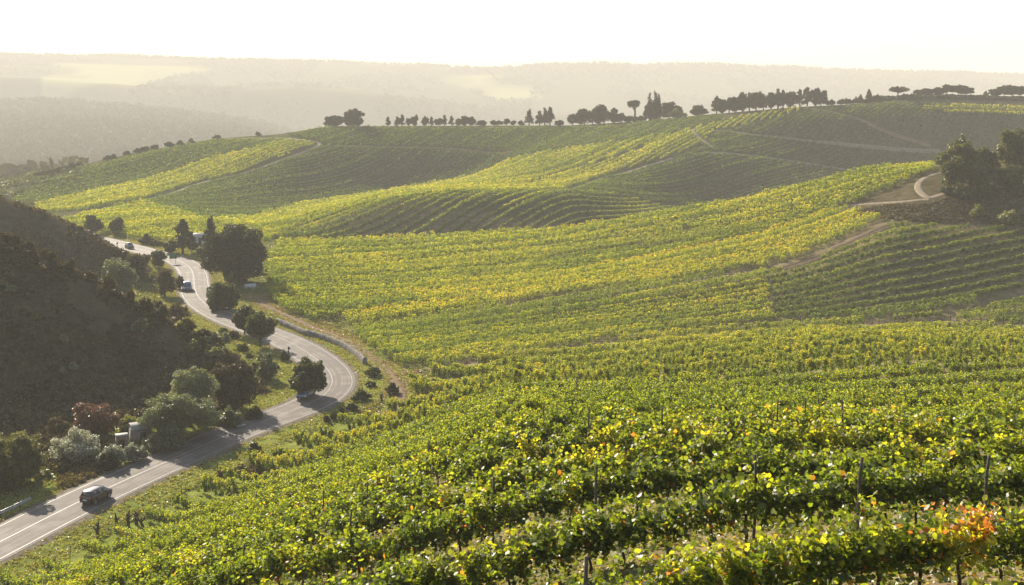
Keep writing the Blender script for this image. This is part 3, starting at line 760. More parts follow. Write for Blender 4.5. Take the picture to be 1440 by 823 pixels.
TONGUE = [(300, 330), (350, 309), (440, 286), (562, 269), (666, 250), (734, 221), (800, 210), (892, 199), (960, 188), (1020, 170), (1110, 154), (1150, 153), (1010, 186), (980, 205), (950, 219), (870, 243), (790, 268), (700, 271), (643, 272), (530, 285), (440, 312), (368, 333)]
block(TONGUE, (400, 325), (880, 210), G, 1.6, 378, 655, .54, .25, 302)
block([(190, 303), (200, 284), (270, 263), (330, 249), (390, 229), (452, 205), (425, 196), (405, 191), (460, 180), (540, 180), (700, 180), (870, 178), (920, 171), (1010, 163), (1020, 168), (960, 187), (892, 197), (800, 208), (734, 219), (666, 248), (562, 266), (440, 283), (350, 305), (290, 312)], (420, 275), (600, 205), 2.4, 1.8, 440, 690, .10, .12, 303, z1=1.3, dens=4.5, ww=.36)
block([(50, 300), (50, 289), (120, 272), (200, 256), (300, 223), (400, 199), (430, 200), (446, 204), (330, 246), (270, 260), (200, 281), (120, 296)], (60, 296), (330, 230), G, 1.6, 440, 640, .54, .25, 304)
block([(15, 284), (60, 258), (110, 239), (200, 217), (305, 198), (390, 197), (405, 198), (300, 221), (200, 254), (120, 271), (60, 285)], (60, 275), (300, 210), 2.4, 1.9, 440, 665, .1, .12, 305, z1=1.3, dens=4.5, ww=.36)
block([(90, 312), (200, 285), (290, 313), (350, 307), (300, 331), (368, 335), (430, 318), (378, 340), (340, 350), (300, 349), (250, 340), (190, 338), (110, 325)], (110, 318), (330, 312), G, 1.5, 366, 520, .47, .3, 306)
block([(797, 269), (870, 247), (950, 223), (985, 208), (1010, 187), (1150, 156), (1200, 150), (1260, 146), (1300, 146), (1440, 166), (1640, 175), (1640, 235), (1440, 222), (1313, 232), (1211, 244), (1100, 271), (1000, 293), (892, 282)], (1010, 285), (1250, 180), 2.4, 1.8, 440, 660, .1, .12, 307, z1=1.3, dens=4.5, ww=.36)
block([(1286, 153), (1330, 151), (1440, 153), (1640, 156), (1640, 172), (1440, 165), (1360, 163), (1310, 158)], (1300, 155), (1430, 160), 2.4, 1.6, 560, 660, .56, .2, 308, ww=.35)
V = np.concatenate(BIG); T = np.concatenate(BIGT); print('leaf faces', len(V) // 4)
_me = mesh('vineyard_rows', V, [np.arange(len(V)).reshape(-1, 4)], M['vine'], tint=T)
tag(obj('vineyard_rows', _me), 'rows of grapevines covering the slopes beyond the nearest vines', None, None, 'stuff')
del V, T, BIG, BIGT

# ------------------------------------------------------------------ trees and shrubs
TRNG = np.random.default_rng(5)
def lobes_for(style, w, h, z0, r):
    """crown lobes: centre, radii"""
    L_ = []
    a = w / 2; hc = h - z0
    if style == 'round':
        n = 19
        for i in range(n):
            ph = r.uniform(0, 2 * math.pi); u = r.uniform(-1, 1); q = math.sqrt(max(0, 1 - u * u))
            rad = r.uniform(.30, .46)
            L_.append(((math.cos(ph) * q * a * .68, math.sin(ph) * q * a * .68, z0 + hc * (.46 + .38 * u)), (a * rad, a * rad, hc * rad * .55)))
        L_.append(((0, 0, z0 + hc * .5), (a * .6, a * .6, hc * .36)))
    elif style == 'shrub':
        n = 11
        for i in range(n):
            ph = r.uniform(0, 2 * math.pi); q = math.sqrt(r.random()); rad = r.uniform(.30, .46)
            zt = hc * (1 - .55 * q * q) * r.uniform(.75, 1.0)
            L_.append(((math.cos(ph) * q * a * .70, math.sin(ph) * q * a * .70, z0 + zt * .55), (a * rad, a * rad, zt * .47)))
    elif style == 'pine':                      # broad conical, ragged
        for i in range(20):
            t = (i + r.random()) / 20; ph = r.uniform(0, 2 * math.pi); q = (1 - t ** 1.5) * .72 + .05
            rad = .17 + .17 * (1 - t)
            L_.append(((math.cos(ph) * q * a, math.sin(ph) * q * a, z0 + hc * (.08 + .84 * t)), (a * rad * 1.25, a * rad * 1.25, hc * .10 + .1 * a * rad)))
        for t in (.2, .4, .6, .8): L_.append(((0, 0, z0 + hc * t), (a * .5 * (1.05 - t), a * .5 * (1.05 - t), hc * .16)))
    elif style == 'cypress':
        for i in range(12):
            t = (i + .5) / 12; q = math.sin(math.pi * (.1 + .88 * t) ** .75) * .8 + .12
            L_.append(((r.normal() * a * .12, r.normal() * a * .12, z0 + hc * t * .97), (a * q, a * q, hc * .075)))
    elif style == 'umbrella':
        for i in range(13):
            ph = r.uniform(0, 2 * math.pi); q = math.sqrt(r.random()) * .78; rad = r.uniform(.26, .38)
            L_.append(((math.cos(ph) * q * a, math.sin(ph) * q * a, h - hc * (.42 + .25 * q * q)), (a * rad, a * rad, hc * .36)))
    if style in ('round', 'shrub', 'umbrella', 'pine'):
        out = []
        for c, rad in L_:
            out.append((c, tuple(q * .8 for q in rad)))
            for _ in range(5 if style != 'pine' else 3):
                d = r.normal(size=3); d[2] = abs(d[2]) * .8 - .15; d /= np.linalg.norm(d); k = r.uniform(.28, .52)
                out.append((tuple(np.array(c) + d * np.array(rad) * r.uniform(.7, 1.0)), tuple(q * k for q in rad)))
        L_ = L_[:0] + out
    return L_

def crown_leaves(L_, leaf, cover, r, tint, spread=.14, flat=.35):
    C = []; T = []
    for c, rad in L_:
        rad = np.array(rad); area = 4 * math.pi * (rad[0] * rad[1] + 2 * rad[0] * rad[2]) / 3
        n = int(cover * area / leaf ** 2) + 5
        d = r.normal(size=(n, 3)); d /= np.linalg.norm(d, axis=1)[:, None]
        k = r.uniform(.55, 1.08, n) ** .6
        k *= 1 + .22 * np.sin(d[:, 0] * 5 + r.uniform(0, 6)) * np.sin(d[:, 1] * 6 + r.uniform(0, 6))
        C.append(np.array(c) + d * rad * k[:, None]); T.append(np.clip(tint + r.normal() * spread * .7 + r.normal(size=n) * spread, 0, 1))
    C = np.concatenate(C); T = np.concatenate(T)
    m = C[:, 2] > .03
    C, T = C[m], T[m]
    V, P = leaf_quads(C, leaf * r.uniform(.7, 1.35, len(C)), r, flat)
    return V, P, np.repeat(T, 4)

def plant_meshes(style, w, h, z0, D, mat, tint, seed, cover=1.5, leafk=.00115):
    r = np.random.default_rng(seed)
    leaf = max(.13, D * leafk)
    L_ = lobes_for(style, w, h, z0, r)
    V, P, T = crown_leaves(L_, leaf, cover, r, tint)
    f = Acc(); f.add(V, [P], T)
    t = Acc(); tr = max(.05, h * (.028 if style != 'umbrella' else .045))
    if style == 'shrub':
        for c, rad in L_[:42:6]: t.tube([[c[0] * .1, c[1] * .1, -.1], [c[0] * .4, c[1] * .4, c[2] * .5], list(c)], [tr * .6, tr * .4, tr * .15], 5)
    else:
        top = z0 + (h - z0) * (.35 if style != 'pine' else .85)
        if style == 'umbrella': top = h - (h - z0) * .75
        lean = r.normal(size=2) * h * .02
        t.tube([[0, 0, -.4], [lean[0] * .3, lean[1] * .3, top * .33], [lean[0], lean[1], top * .7], [lean[0] * .6, lean[1] * .6, top]], [tr * 1.5, tr * 1.05, tr * .85, tr * (.6 if style != 'pine' else .15)], 8)
        for c, rad in (L_[::6] if style == 'umbrella' else L_[:54:6] if style == 'round' else L_[:36:4]):
            z1 = top * r.uniform(.62, .98) if style != 'cypress' else top * .5
            t.tube([[lean[0] * .8, lean[1] * .8, min(z1, c[2])], [c[0] * .5, c[1] * .5, (z1 + c[2]) / 2 + .02 * h], list(c)], [tr * .5, tr * .32, tr * .1], 5)
    return f.mesh('crown', M[mat]), t.mesh('trunk', M['bark'])

CNT = [0]
def plant(name, cat, label, px, yb, yt, w, style, mat, tint=.5, group=None, D=None, z0=None, dmin=0, cover=1.5, single=False, leafk=.00115, dz=0.0, minpx=0):
    CNT[0] += 1
    if D is None: p = hit(px, yb, dmin)
    else:
        x = (px - 720) / F * D; p = np.array([x, D, float(zat(x, D))])
    D = p[1]; sc = D / F
    ytrue = YH + F * (ZC - p[2]) / D
    H = max((ytrue - yt) * sc, .5, minpx * sc); Wm = w * sc
    if z0 is None: z0 = {'round': .16, 'shrub': 0.0, 'pine': .10, 'cypress': .04, 'umbrella': .55}[style]
    fm, tm = plant_meshes(style, Wm, H, z0 * H, D, mat, tint, 1000 + CNT[0], cover, leafk)
    e = empty(name, (p[0], p[1], p[2] + dz), 0)
    tag(e, label, cat, group)
    obj('crown' if style != 'shrub' else 'foliage', fm, e); obj('trunk' if style != 'shrub' else 'stems', tm, e)
    return e

# beside the near road
plant('broadleaf_tree', 'tree', 'large dark green tree at the left edge behind the metal guardrail', 6, 722, 600, 100, 'round', 'oak', .75, z0=.0, cover=2.0, D=145)
plant('shrub', 'shrub', 'pale silvery shrub, the largest pale one, beside the dark tree at the left', 104, 650, 598, 80, 'shrub', 'silver', .62, cover=1.5)
plant('shrub', 'shrub', 'pale grey shrub just right of the round black-green bush', 158, 655, 619, 46, 'shrub', 'silver', .5)
plant('shrub', 'shrub', 'round very dark green bush standing by the road edge in front of pale shrubs', 149, 661, 631, 31, 'shrub', 'pine', .25, cover=2.2)
plant('shrub', 'shrub', 'low pale green shrub in front of the concrete tank', 187, 648, 624, 42, 'shrub', 'silver', .35)
plant('shrub_tree', 'tree', 'reddish brown autumn tree at the foot of the dark hill', 131, 615, 568, 66, 'round', 'russet', .5, z0=.05, cover=1.8)
plant('shrub', 'shrub', 'dull olive bush left of the reddish brown tree', 80, 612, 580, 34, 'shrub', 'scrub', .7)
plant('shrub', 'shrub', 'bright yellow-green bush between the reddish tree and the grey-green tree', 183, 610, 577, 38, 'shrub', 'lime', .5)
plant('broadleaf_tree', 'tree', 'broad grey-green tree beside the road near the concrete tank', 252, 618, 555, 104, 'round', 'greygreen', .5, z0=.02, cover=1.7)
plant('broadleaf_tree', 'tree', 'taller lighter green tree rising behind the broad grey-green tree', 268, 600, 522, 70, 'round', 'greygreen', .66, z0=.15, cover=1.5)
plant('shrub', 'shrub', 'low dark bush under the broad grey-green tree by the road', 226, 634, 603, 58, 'shrub', 'greygreen', .12)
plant('shrub', 'shrub', 'yellowish shrub at the foot of the large tree by the guardrail', 60, 684, 660, 26, 'shrub', 'lime', .55, D=148)
plant('shrub', 'shrub', 'olive green bush right of the broad grey-green tree', 324, 600, 567, 36, 'shrub', 'greygreen', .3)
plant('shrub', 'shrub', 'small dark bush at the road edge beyond the olive bush', 358, 590, 569, 26, 'shrub', 'oak', .4)
plant('broadleaf_tree', 'tree', 'big dark dome-shaped tree on the end of the dark hill', 326, 574, 500, 84, 'shrub', 'scrub', .5, cover=2.2)
plant('broadleaf_tree', 'tree', 'dense round dark green tree inside the road bend', 434, 557, 508, 54, 'round', 'oak', .38, z0=.06, cover=2.4)
plant('broadleaf_tree', 'tree', 'left and smaller tree of the pair standing at the road', 344, 471, 432, 35, 'round', 'oak', .42, z0=.26, cover=2.2)
plant('broadleaf_tree', 'tree', 'right and larger tree of the pair standing at the road', 366, 488, 438, 41, 'round', 'oak', .48, z0=.2, cover=2.2)
plant('broadleaf_tree', 'tree', 'huge spreading dark tree right of the road in the valley', 331, 398, 319, 90, 'round', 'pine', .42, z0=.03, cover=2.0)
plant('pine_tree', 'tree', 'tall dark conifer rising just left of the huge spreading tree', 296, 371, 306, 34, 'pine', 'pine', .4, z0=.03, cover=2.0)
plant('pine_tree', 'tree', 'bushy conifer standing alone left of the two biggest dark trees', 257, 357, 308, 36, 'pine', 'pine', .5, z0=.08, cover=2.0)
plant('broadleaf_tree', 'tree', 'hazy upright tree above the far stretch of road', 164, 336, 306, 22, 'round', 'pine', .6, z0=.1, dmin=345, D=384)
plant('broadleaf_tree', 'tree', 'hazy tree where the far road meets the second hill', 130, 336, 304, 26, 'round', 'pine', .6, z0=.1, D=386)
plant('shrub', 'shrub', 'left bush of two beside the far road', 207, 347, 329, 22, 'shrub', 'pine', .5, D=362)
plant('shrub', 'shrub', 'right bush of two beside the far road', 221, 348, 335, 18, 'shrub', 'pine', .55, D=358)
plant('broadleaf_tree', 'tree', 'small dark tree on the left verge behind the green sign', 223, 377, 352, 22, 'round', 'oak', .4, z0=.1)
plant('broadleaf_tree', 'tree', 'spreading tree on the right of the far road behind the green sign', 240, 360, 341, 24, 'round', 'pine', .5, z0=.15, D=343)
plant('shrub', 'shrub', 'large dark green bush on the right verge opposite the dark van', 312, 436, 397, 48, 'round', 'oak', .35, z0=.02, cover=2.2)
plant('pine_tree', 'tree', 'small conical tree between the huge tree and the dark bush', 325, 410, 382, 24, 'pine', 'oak', .5)
plant('shrub', 'shrub', 'dark shrub on the left road edge just before the dark van', 253, 407, 384, 18, 'shrub', 'oak', .35)
plant('broadleaf_tree', 'tree', 'greyish tree below the far road between shrubs', 232, 417, 380, 28, 'round', 'scrub', .55, z0=.05)
plant('broadleaf_tree', 'tree', 'pale olive tree in the hazy hollow between the two hills', 165, 408, 362, 46, 'round', 'greygreen', .4, z0=.05, D=268)
plant('broadleaf_tree', 'tree', 'rounded hazy tree under the far road bend', 195, 386, 355, 32, 'round', 'scrub', .6, z0=.05, D=290)
plant('shrub', 'shrub', 'bush on the hill edge left of the van', 222, 438, 418, 22, 'shrub', 'oak', .4, D=246)
plant('shrub', 'shrub', 'wide grey bush at the road edge below the van', 247, 448, 423, 34, 'shrub', 'scrub', .7, D=246)
plant('shrub', 'shrub', 'dark bush with pale streaks on the bank below the pair of trees', 375, 533, 487, 37, 'shrub', 'greygreen', .25)
plant('shrub', 'shrub', 'dark shrub beside the marker post near the bend', 400, 507, 490, 15, 'shrub', 'oak', .4)
for k, (px, yb, yt, w, lb) in enumerate([(525, 529, 515, 27, 'flat dark shrub between the stone wall end and the track'), (522, 544, 535, 17, 'small dark shrub below the flat shrub outside the bend'), (553, 554, 537, 22, 'squat black-green bush on the dirt track at the vineyard corner'),
        (508, 563, 547, 30, 'wide dark shrub on the outer verge of the bend'), (495, 579, 566, 20, 'dark shrub at the outer verge, first of the short hedge line'), (480, 586, 571, 12, 'narrow dark bush second in the short hedge line'), (470, 591, 577, 12, 'narrow dark bush third in the short hedge line'), (459, 595, 582, 10, 'small dark bush last in the short hedge line'), (357, 638, 619, 22, 'lone dark bush on the grass verge above the nearest vine rows')]):
    plant('shrub', 'shrub', lb, px, yb, yt, w, 'shrub', 'oak', .3, cover=2.2)
for k in range(34):
    for _ in range(60):
        t = TRNG.random(); px = 255 + t * 150 + TRNG.normal() * 14; yb = 445 + t * 105 + TRNG.normal() * 18
        p = hit(px, yb)
        if pdist(p[0:1], p[1:2], ROAD)[0] > 6.5 and 150 < p[1] < 262 and p[2] < 22 and px < 425: break
    hh = TRNG.uniform(6, 15)
    plant('shrub', 'shrub', 'low olive shrub on the grassy bank between the dark hill and the road', px, yb, yb - hh, hh * TRNG.uniform(1.1, 1.9), 'shrub', ('scrub', 'greygreen', 'oak', 'lime')[k % 4], TRNG.uniform(.25, .65), 'shrubs on the bank inside the road')
for k in range(12):
    px = 15 + k * 27 + TRNG.normal() * 6
    p = np.interp(px, [0, 70, 180, 330], [650, 618, 606, 585])
    plant('shrub', 'shrub', 'small scrubby bush along the foot of the dark hill', px, p + TRNG.uniform(-4, 8), p - TRNG.uniform(6, 14), TRNG.uniform(16, 30), 'shrub', ('scrub', 'scrub', 'greygreen')[k % 3], TRNG.uniform(.3, .6), 'bushes at the foot of the dark hill')
# the knoll on the right
plant('oak_tree', 'oak tree', 'broad dark oak at the left end of the knoll above the looping dirt road', 1347, 262, 193, 50, 'round', 'oak', .62, D=309, z0=.1, cover=2.2)
plant('oak_tree', 'oak tree', 'dark oak in the middle of the knoll behind the looping road', 1387, 262, 206, 38, 'round', 'oak', .62, D=312, z0=.1, cover=2.2)
plant('oak_tree', 'oak tree', 'tall oak at the right edge on top of the knoll', 1428, 250, 180, 48, 'round', 'oak', .72, D=312, z0=.12, cover=2.0)
plant('oak_tree', 'oak tree', 'low olive-toned oak closest to the looping dirt road', 1342, 275, 224, 40, 'round', 'oak', .62, D=304, z0=.05, cover=2.0)
plant('oak_tree', 'oak tree', 'shadowed low oak right of the looping dirt road', 1376, 275, 226, 38, 'round', 'oak', .6, D=303, z0=.03, cover=2.2)
plant('oak_tree', 'oak tree', 'dark low oak below the tall oak at the right edge', 1422, 275, 232, 44, 'round', 'oak', .55, D=302, z0=.03, cover=2.2)
plant('oak_tree', 'oak tree', 'oak beyond the right edge of the knoll', 1475, 262, 205, 60, 'round', 'oak', .62, D=305, z0=.05, cover=2.0)
plant('shrub', 'shrub', 'smaller yellow-green bush on the bare slope of the knoll', 1376, 306, 284, 24, 'shrub', 'lime', .35)
plant('shrub', 'shrub', 'larger yellow-green bush at the right on the bare slope of the knoll', 1419, 317, 292, 35, 'shrub', 'lime', .35)
for k in range(9):
    plant('shrub', 'shrub', 'dark undergrowth bush at the foot of the knoll oaks', 1335 + k * 14 + TRNG.normal() * 4, 282, 262 - TRNG.uniform(0, 6), TRNG.uniform(20, 30), 'shrub', 'oak', .35, 'undergrowth on the knoll', D=TRNG.uniform(297, 302))
for k, (px, yt, w) in enumerate([(8, 330, 26), (40, 342, 20), (72, 356, 22), (98, 366, 16), (128, 380, 20), (152, 388, 26), (182, 408, 18), (205, 418, 22), (228, 432, 22), (262, 448, 26), (285, 462, 24), (300, 474, 28)]):
    plant('shrub', 'shrub', 'bush catching light along the crest of the dark hill', px, 0, yt - 4, w, 'shrub', 'scrub', TRNG.uniform(.5, .75), 'bushes along the crest of the dark hill', D=205.5 - max(0, px - 250) * .02)
for k in range(26):
    px = TRNG.uniform(5, 280); D_ = TRNG.uniform(178, 200); x_ = (px - 720) / F * D_; z_ = float(zat(x_, D_))
    if z_ < 14.5: continue
    y_ = YH + F * (ZC - z_) / D_; hh = TRNG.uniform(9, 20)
    plant('shrub', 'shrub', 'dull bush on the shaded face of the dark hill', px, 0, y_ - hh, hh * TRNG.uniform(1.1, 1.7), 'shrub', ('scrub', 'oak', 'greygreen')[k % 3], TRNG.uniform(.25, .6), 'bushes on the shaded face of the dark hill', D=D_)
# the far hilltop
def crest(px): return float(np.interp(px, PXG, LD[11]))
def top(name, cat, label, px, yt, w, style, mat='pine', tint=.5, group=None, back=3.0, z0=None, cover=1.25):
    plant(name, cat, label, px, 0, yt, w, style, mat, tint, group, D=crest(px) + back, z0=z0, cover=cover, leafk=.0009, minpx=7)
top('broadleaf_tree', 'tree', 'left tree of the rounded pair at the left end of the far hilltop', 471, 162, 30, 'round', back=2, z0=.02, cover=2.2)
top('broadleaf_tree', 'tree', 'right and taller tree of the rounded pair at the left end of the far hilltop', 498, 154, 30, 'round', back=2, z0=.02, cover=2.2)
for x, y, w in [(270, 265, 18), (300, 272, 22), (318, 265, 22), (350, 272, 22), (367, 268, 22), (400, 262, 24), (426, 263, 24), (452, 268, 24), (480, 262, 26), (504, 263, 26), (530, 270, 24), (548, 272, 22), (568, 270, 26), (600, 288, 20), (622, 285, 22), (650, 287, 22), (673, 285, 22), (700, 279, 26), (724, 286, 22), (750, 280, 22)]:
    top('broadleaf_tree', 'tree', 'small bushy tree in the long line along the far hilltop', 440 + x / 2.571 + TRNG.normal() * 1.5, 60 + y / 2.571 - 1 + TRNG.uniform(-2, 3.5), w / 2.571 * TRNG.uniform(.8, 1.6), 'round' if x % 3 else 'pine', 'pine', .5, 'small trees lined up along the far hilltop', z0=.08)
for x, y, w, lb in [(782, 240, 30, 'first conifer of the small clump midway along the far hilltop'), (820, 247, 34, 'second conifer of the small clump midway along the far hilltop'), (838, 234, 26, 'slim conifer third in the small clump on the far hilltop'), (857, 231, 36, 'tallest conifer of the small clump midway along the far hilltop')]:
    top('conifer_tree', 'tree', lb, 440 + x / 2.571, 60 + y / 2.571, w / 2.571 * 1.1, 'pine')
for x, y, w in [(890, 281, 36), (940, 259, 40), (965, 252, 36), (983, 238, 50), (1012, 246, 44), (1032, 229, 50), (1052, 225, 50), (1085, 239, 54), (1110, 256, 44), (1140, 266, 40), (1165, 268, 40), (1190, 266, 36)]:
    top('broadleaf_tree', 'tree', 'tree in the loose clump left of the cypresses on the far hilltop', 440 + x / 2.571, 60 + y / 2.571, w / 2.571, 'round', 'pine', .5, 'loose clump of trees on the far hilltop', z0=.08)
top('umbrella_pine', 'pine tree', 'umbrella pine with bare trunk just left of the cypresses', 892.5, 140, 19, 'umbrella', z0=.55, cover=1.2)
for x, y, w, lb in [(1218, 180, 18, 'left cypress of the dark trio on the far hilltop'), (1238, 173, 20, 'middle and tallest cypress of the dark trio on the far hilltop'), (1252, 184, 16, 'right cypress of the dark trio on the far hilltop')]:
    top('cypress_tree', 'cypress', lb, 440 + x / 2.571, 60 + y / 2.571, w / 2.571 * 1.3, 'cypress', 'pine', .25, cover=2.4)
top('broadleaf_tree', 'tree', 'dense dark tree wrapped round the foot of the cypress trio', 440 + 1228 / 2.571, 145, 25, 'round', 'pine', .3, z0=.0, cover=2.2)
top('broadleaf_tree', 'tree', 'spreading tree right of the cypress trio', 440 + 1290 / 2.571, 143.5, 36, 'round', z0=.05)
top('shrub', 'shrub', 'round pale yellow-green bush in front of the tree by the cypresses', 440 + 1312 / 2.571, 153, 31, 'shrub', 'lime', .5, back=-4)
top('broadleaf_tree', 'tree', 'isolated tree between the cypresses and the long grove', 440 + 1396 / 2.571, 148, 27, 'round', z0=.06)
for x, y in [(710, 196), (745, 195), (785, 198), (825, 186), (865, 170), (905, 172), (945, 163), (990, 172), (1035, 166), (1150, 150), (1205, 146), (1250, 138), (1300, 145), (1332, 156)]:
    top('broadleaf_tree', 'tree', 'tree of the long dark grove on the far hilltop', 840 + x / 4.235, 90 + y / 4.235 + TRNG.uniform(-2, 3), 19 + 5 * math.sin(x), ('round', 'round', 'pine')[int(x) % 3], 'pine', TRNG.uniform(.3, .55), 'long grove on the far hilltop', back=4 + 3 * math.cos(x), z0=.12, cover=2.2)
for x, y, lb in [(1076, 144, 'pointed conifer in the middle of the long grove'), (1106, 154, 'lower pointed conifer right of the tall one in the long grove')]:
    top('conifer_tree', 'tree', lb, 840 + x / 4.235, 90 + y / 4.235, 13, 'pine', 'pine', .35, cover=2.2)
for x, y, w in [(135, 234, 70), (205, 230, 50), (240, 228, 50), (272, 226, 50), (305, 226, 50), (440, 202, 60), (480, 206, 70), (690, 196, 40), (520, 215, 60), (640, 215, 60)]:
    top('shrub', 'shrub', 'dark bush on the skyline of the far hilltop at the right', 1140 + x / 4.8, 90 + y / 4.8, w / 4.8 * 1.1, 'shrub', 'pine', .4, 'skyline bushes right of the grove', cover=2.2)
top('cypress_tree', 'cypress', 'small cypress among bushes right of the long grove', 1140 + 335 / 4.8, 133, 8, 'cypress', 'pine', .3, cover=2.4)
top('cypress_tree', 'cypress', 'lone upright cypress on the right skyline', 1140 + 395 / 4.8, 125, 9, 'cypress', 'pine', .3, cover=2.4)
top('umbrella_pine', 'pine tree', 'wide umbrella pine standing apart right of the lone cypress', 1140 + 590 / 4.8, 122, 33, 'umbrella', 'pine', .45, z0=.45, cover=2.0)
for x, y, w in [(745, 176, 120), (800, 168, 120), (860, 150, 125), (920, 147, 130), (1000, 139, 160), (1050, 155, 120), (1250, 166, 120), (1310, 149, 130), (1360, 150, 120), (1410, 150, 130)]:
    top('umbrella_pine', 'pine tree', 'umbrella pine in the row along the right skyline', 1140 + x / 4.8, 90 + y / 4.8 + TRNG.uniform(-1, 2), w / 4.8 * .85, 'round', 'pine', .42, 'row of umbrella pines on the right skyline', z0=.34, cover=2.2)
top('cypress_tree', 'cypress', 'tiny dark upright tree in the gap of the umbrella pine row', 1140 + 1182 / 4.8, 128, 8, 'cypress', 'pine', .3)
for x, y, w in [(330, 540, 50), (300, 536, 44), (270, 545, 44), (240, 548, 40), (205, 552, 40), (180, 556, 40), (445, 500, 40), (525, 478, 40), (570, 474, 44), (600, 470, 40), (700, 438, 40), (745, 424, 30), (790, 420, 30), (640, 462, 36), (470, 497, 36), (160, 560, 40), (220, 550, 40)]:
    top('broadleaf_tree', 'tree', 'hazy little tree along the left shoulder of the far hill', x / 2.94, 60 + y / 2.94 - 2, w / 2.94, 'pine' if x % 4 else 'round', 'pine', .5, 'little trees on the left shoulder of the far hill', back=1, z0=.04)
top('shrub', 'shrub', 'dark bush beside the pale track on the left shoulder of the hill', 305, 191, 13, 'shrub', 'pine', .5, back=1)
top('shrub', 'shrub', 'small bush where the pale track crosses the hill shoulder', 362, 187, 10, 'shrub', 'pine', .5, back=1)

# ------------------------------------------------------------------ what nobody could count: scrub, woods, grass
def mass(name, label, P, size, k, mat, tint, seed, hscale=1.0, tsd=.16, flat=.3, rfac=1.0):
    r = np.random.default_rng(seed)
    n = len(P); s = np.broadcast_to(size, (n,)) * r.uniform(.6, 1.4, n)
    C = np.repeat(P, k, 0); S_ = np.repeat(s, k)
    d = r.normal(size=(n * k, 3)); d /= np.linalg.norm(d, axis=1)[:, None]; d[:, 2] = np.abs(d[:, 2]) * hscale
    C = C + d * S_[:, None] * .5 * r.uniform(.6, 1.1, (n * k, 1))
    V, Q = leaf_quads(C, S_ * .42 * rfac * r.uniform(.7, 1.3, n * k), r, flat)
    t = np.clip(np.repeat(r.normal(size=n) * tsd + tint, k) + r.normal(size=n * k) * .1, 0, 1)
    tag(obj(name, mesh(name, V, [Q], M[mat], tint=np.repeat(t, 4))), label, None, None, 'stuff')
def scatter(n, xr, yr, seed, f):
    r = np.random.default_rng(seed); X = r.uniform(*xr, n); Y = r.uniform(*yr, n); Z = zat(X, Y)
    m = f(X, Y, Z); return np.stack([X, Y, Z], 1)[m]
def hillf(K, ff, fb, thr):
    def f(X, Y, Z):
        hr = ZC - ridge(720 + F * X / np.maximum(Y, 61), np.maximum(Y, 61), K, ff, fb)
        return (hr > 12.8) & (Z - 12.9 > thr * 0) & (np.abs(hr - Z) < 3.5) & (pdist(X, Y, ROAD) > 7) & (fbm(X / 5, Y / 5, 71, 3) > thr)
    return f
P1 = scatter(60000, (-150, -25), (150, 250), 1, hillf(RIDGE1, .66, .5, -.16))
mass('scrub', 'dull brown-green scrub covering the dark near hill', P1, .75, 7, 'scrub', .42, 2, hscale=.7)
P1 = scatter(2600, (-150, -25), (165, 250), 3, hillf(RIDGE1, .66, .5, .02))
mass('scrub', 'taller bushes of scrub scattered on the dark near hill', P1, 1.7, 60, 'scrub', .5, 4, hscale=.9, rfac=.55)
P1 = scatter(30000, (-210, -50), (240, 345), 5, hillf(RIDGE2, .6, .5, -.1))
mass('scrub', 'hazy scrub covering the second hill on the left', P1, 1.2, 7, 'scrub', .45, 6, hscale=.8)
def kn(X, Y, Z):
    px, py = proj(X, Y, Z)
    return inpoly(px, py, [(1195, 300), (1230, 290), (1310, 286), (1345, 272), (1640, 262), (1640, 318), (1440, 319), (1255, 310)]) & (fbm(X / 4, Y / 4, 72, 3) > -.3)
mass('scrub', 'dry scrub on the bare front slope of the knoll', scatter(30000, (60, 190), (270, 316), 7, kn), .8, 6, 'scrub', .5, 8, hscale=.6)
def bank(X, Y, Z):
    px, py = proj(X, Y, Z); return (px > 1215) & (px < 1640)
mass('scrub', 'dark hedge-like bank of scrub under the skyline pines', scatter(2200, (170, 340), (647, 656), 9, bank), 3.0, 26, 'pine', .4, 10, hscale=.7)
# woods on the distant ridges
def wood1(X, Y, Z):
    px, py = proj(X, Y, Z); return (px > -300) & (px < 520)
mass('woods', 'hazy woods covering the lower distant ridge on the left', scatter(17000, (-1700, -150), (760, 2780), 12, wood1), 13, 8, 'woods', .5, 13, hscale=1.3)
def wood3(X, Y, Z):
    return (fbm(X / 300, Y / 400, 73, 3) > -.16) & ((Y > 4150) | (fbm(X / 220, Y / 360, 74, 4) > -.04)) & ~((fbm(X / 420, Y / 560, 61, 4) > .02) & (Y > 2750) & (Y < 4300) & (X < 60))
mass('woods', 'hazy woods along the most distant ridge', scatter(30000, (-2900, 2900), (2900, 4760), 14, wood3), 15.0, 7, 'woods', .5, 15, hscale=1.2)
def ls(X, Y, Z):
    px, py = proj(X, Y, Z); return (px > -200) & (px < 118) & (fbm(X / 9, Y / 9, 84, 3) > -.2)
mass('scrub', 'hazy scrub on the far slope at the left edge', scatter(6500, (-340, -190), (470, 650), 35, ls), 2.6, 12, 'oak', .45, 36, hscale=.9)
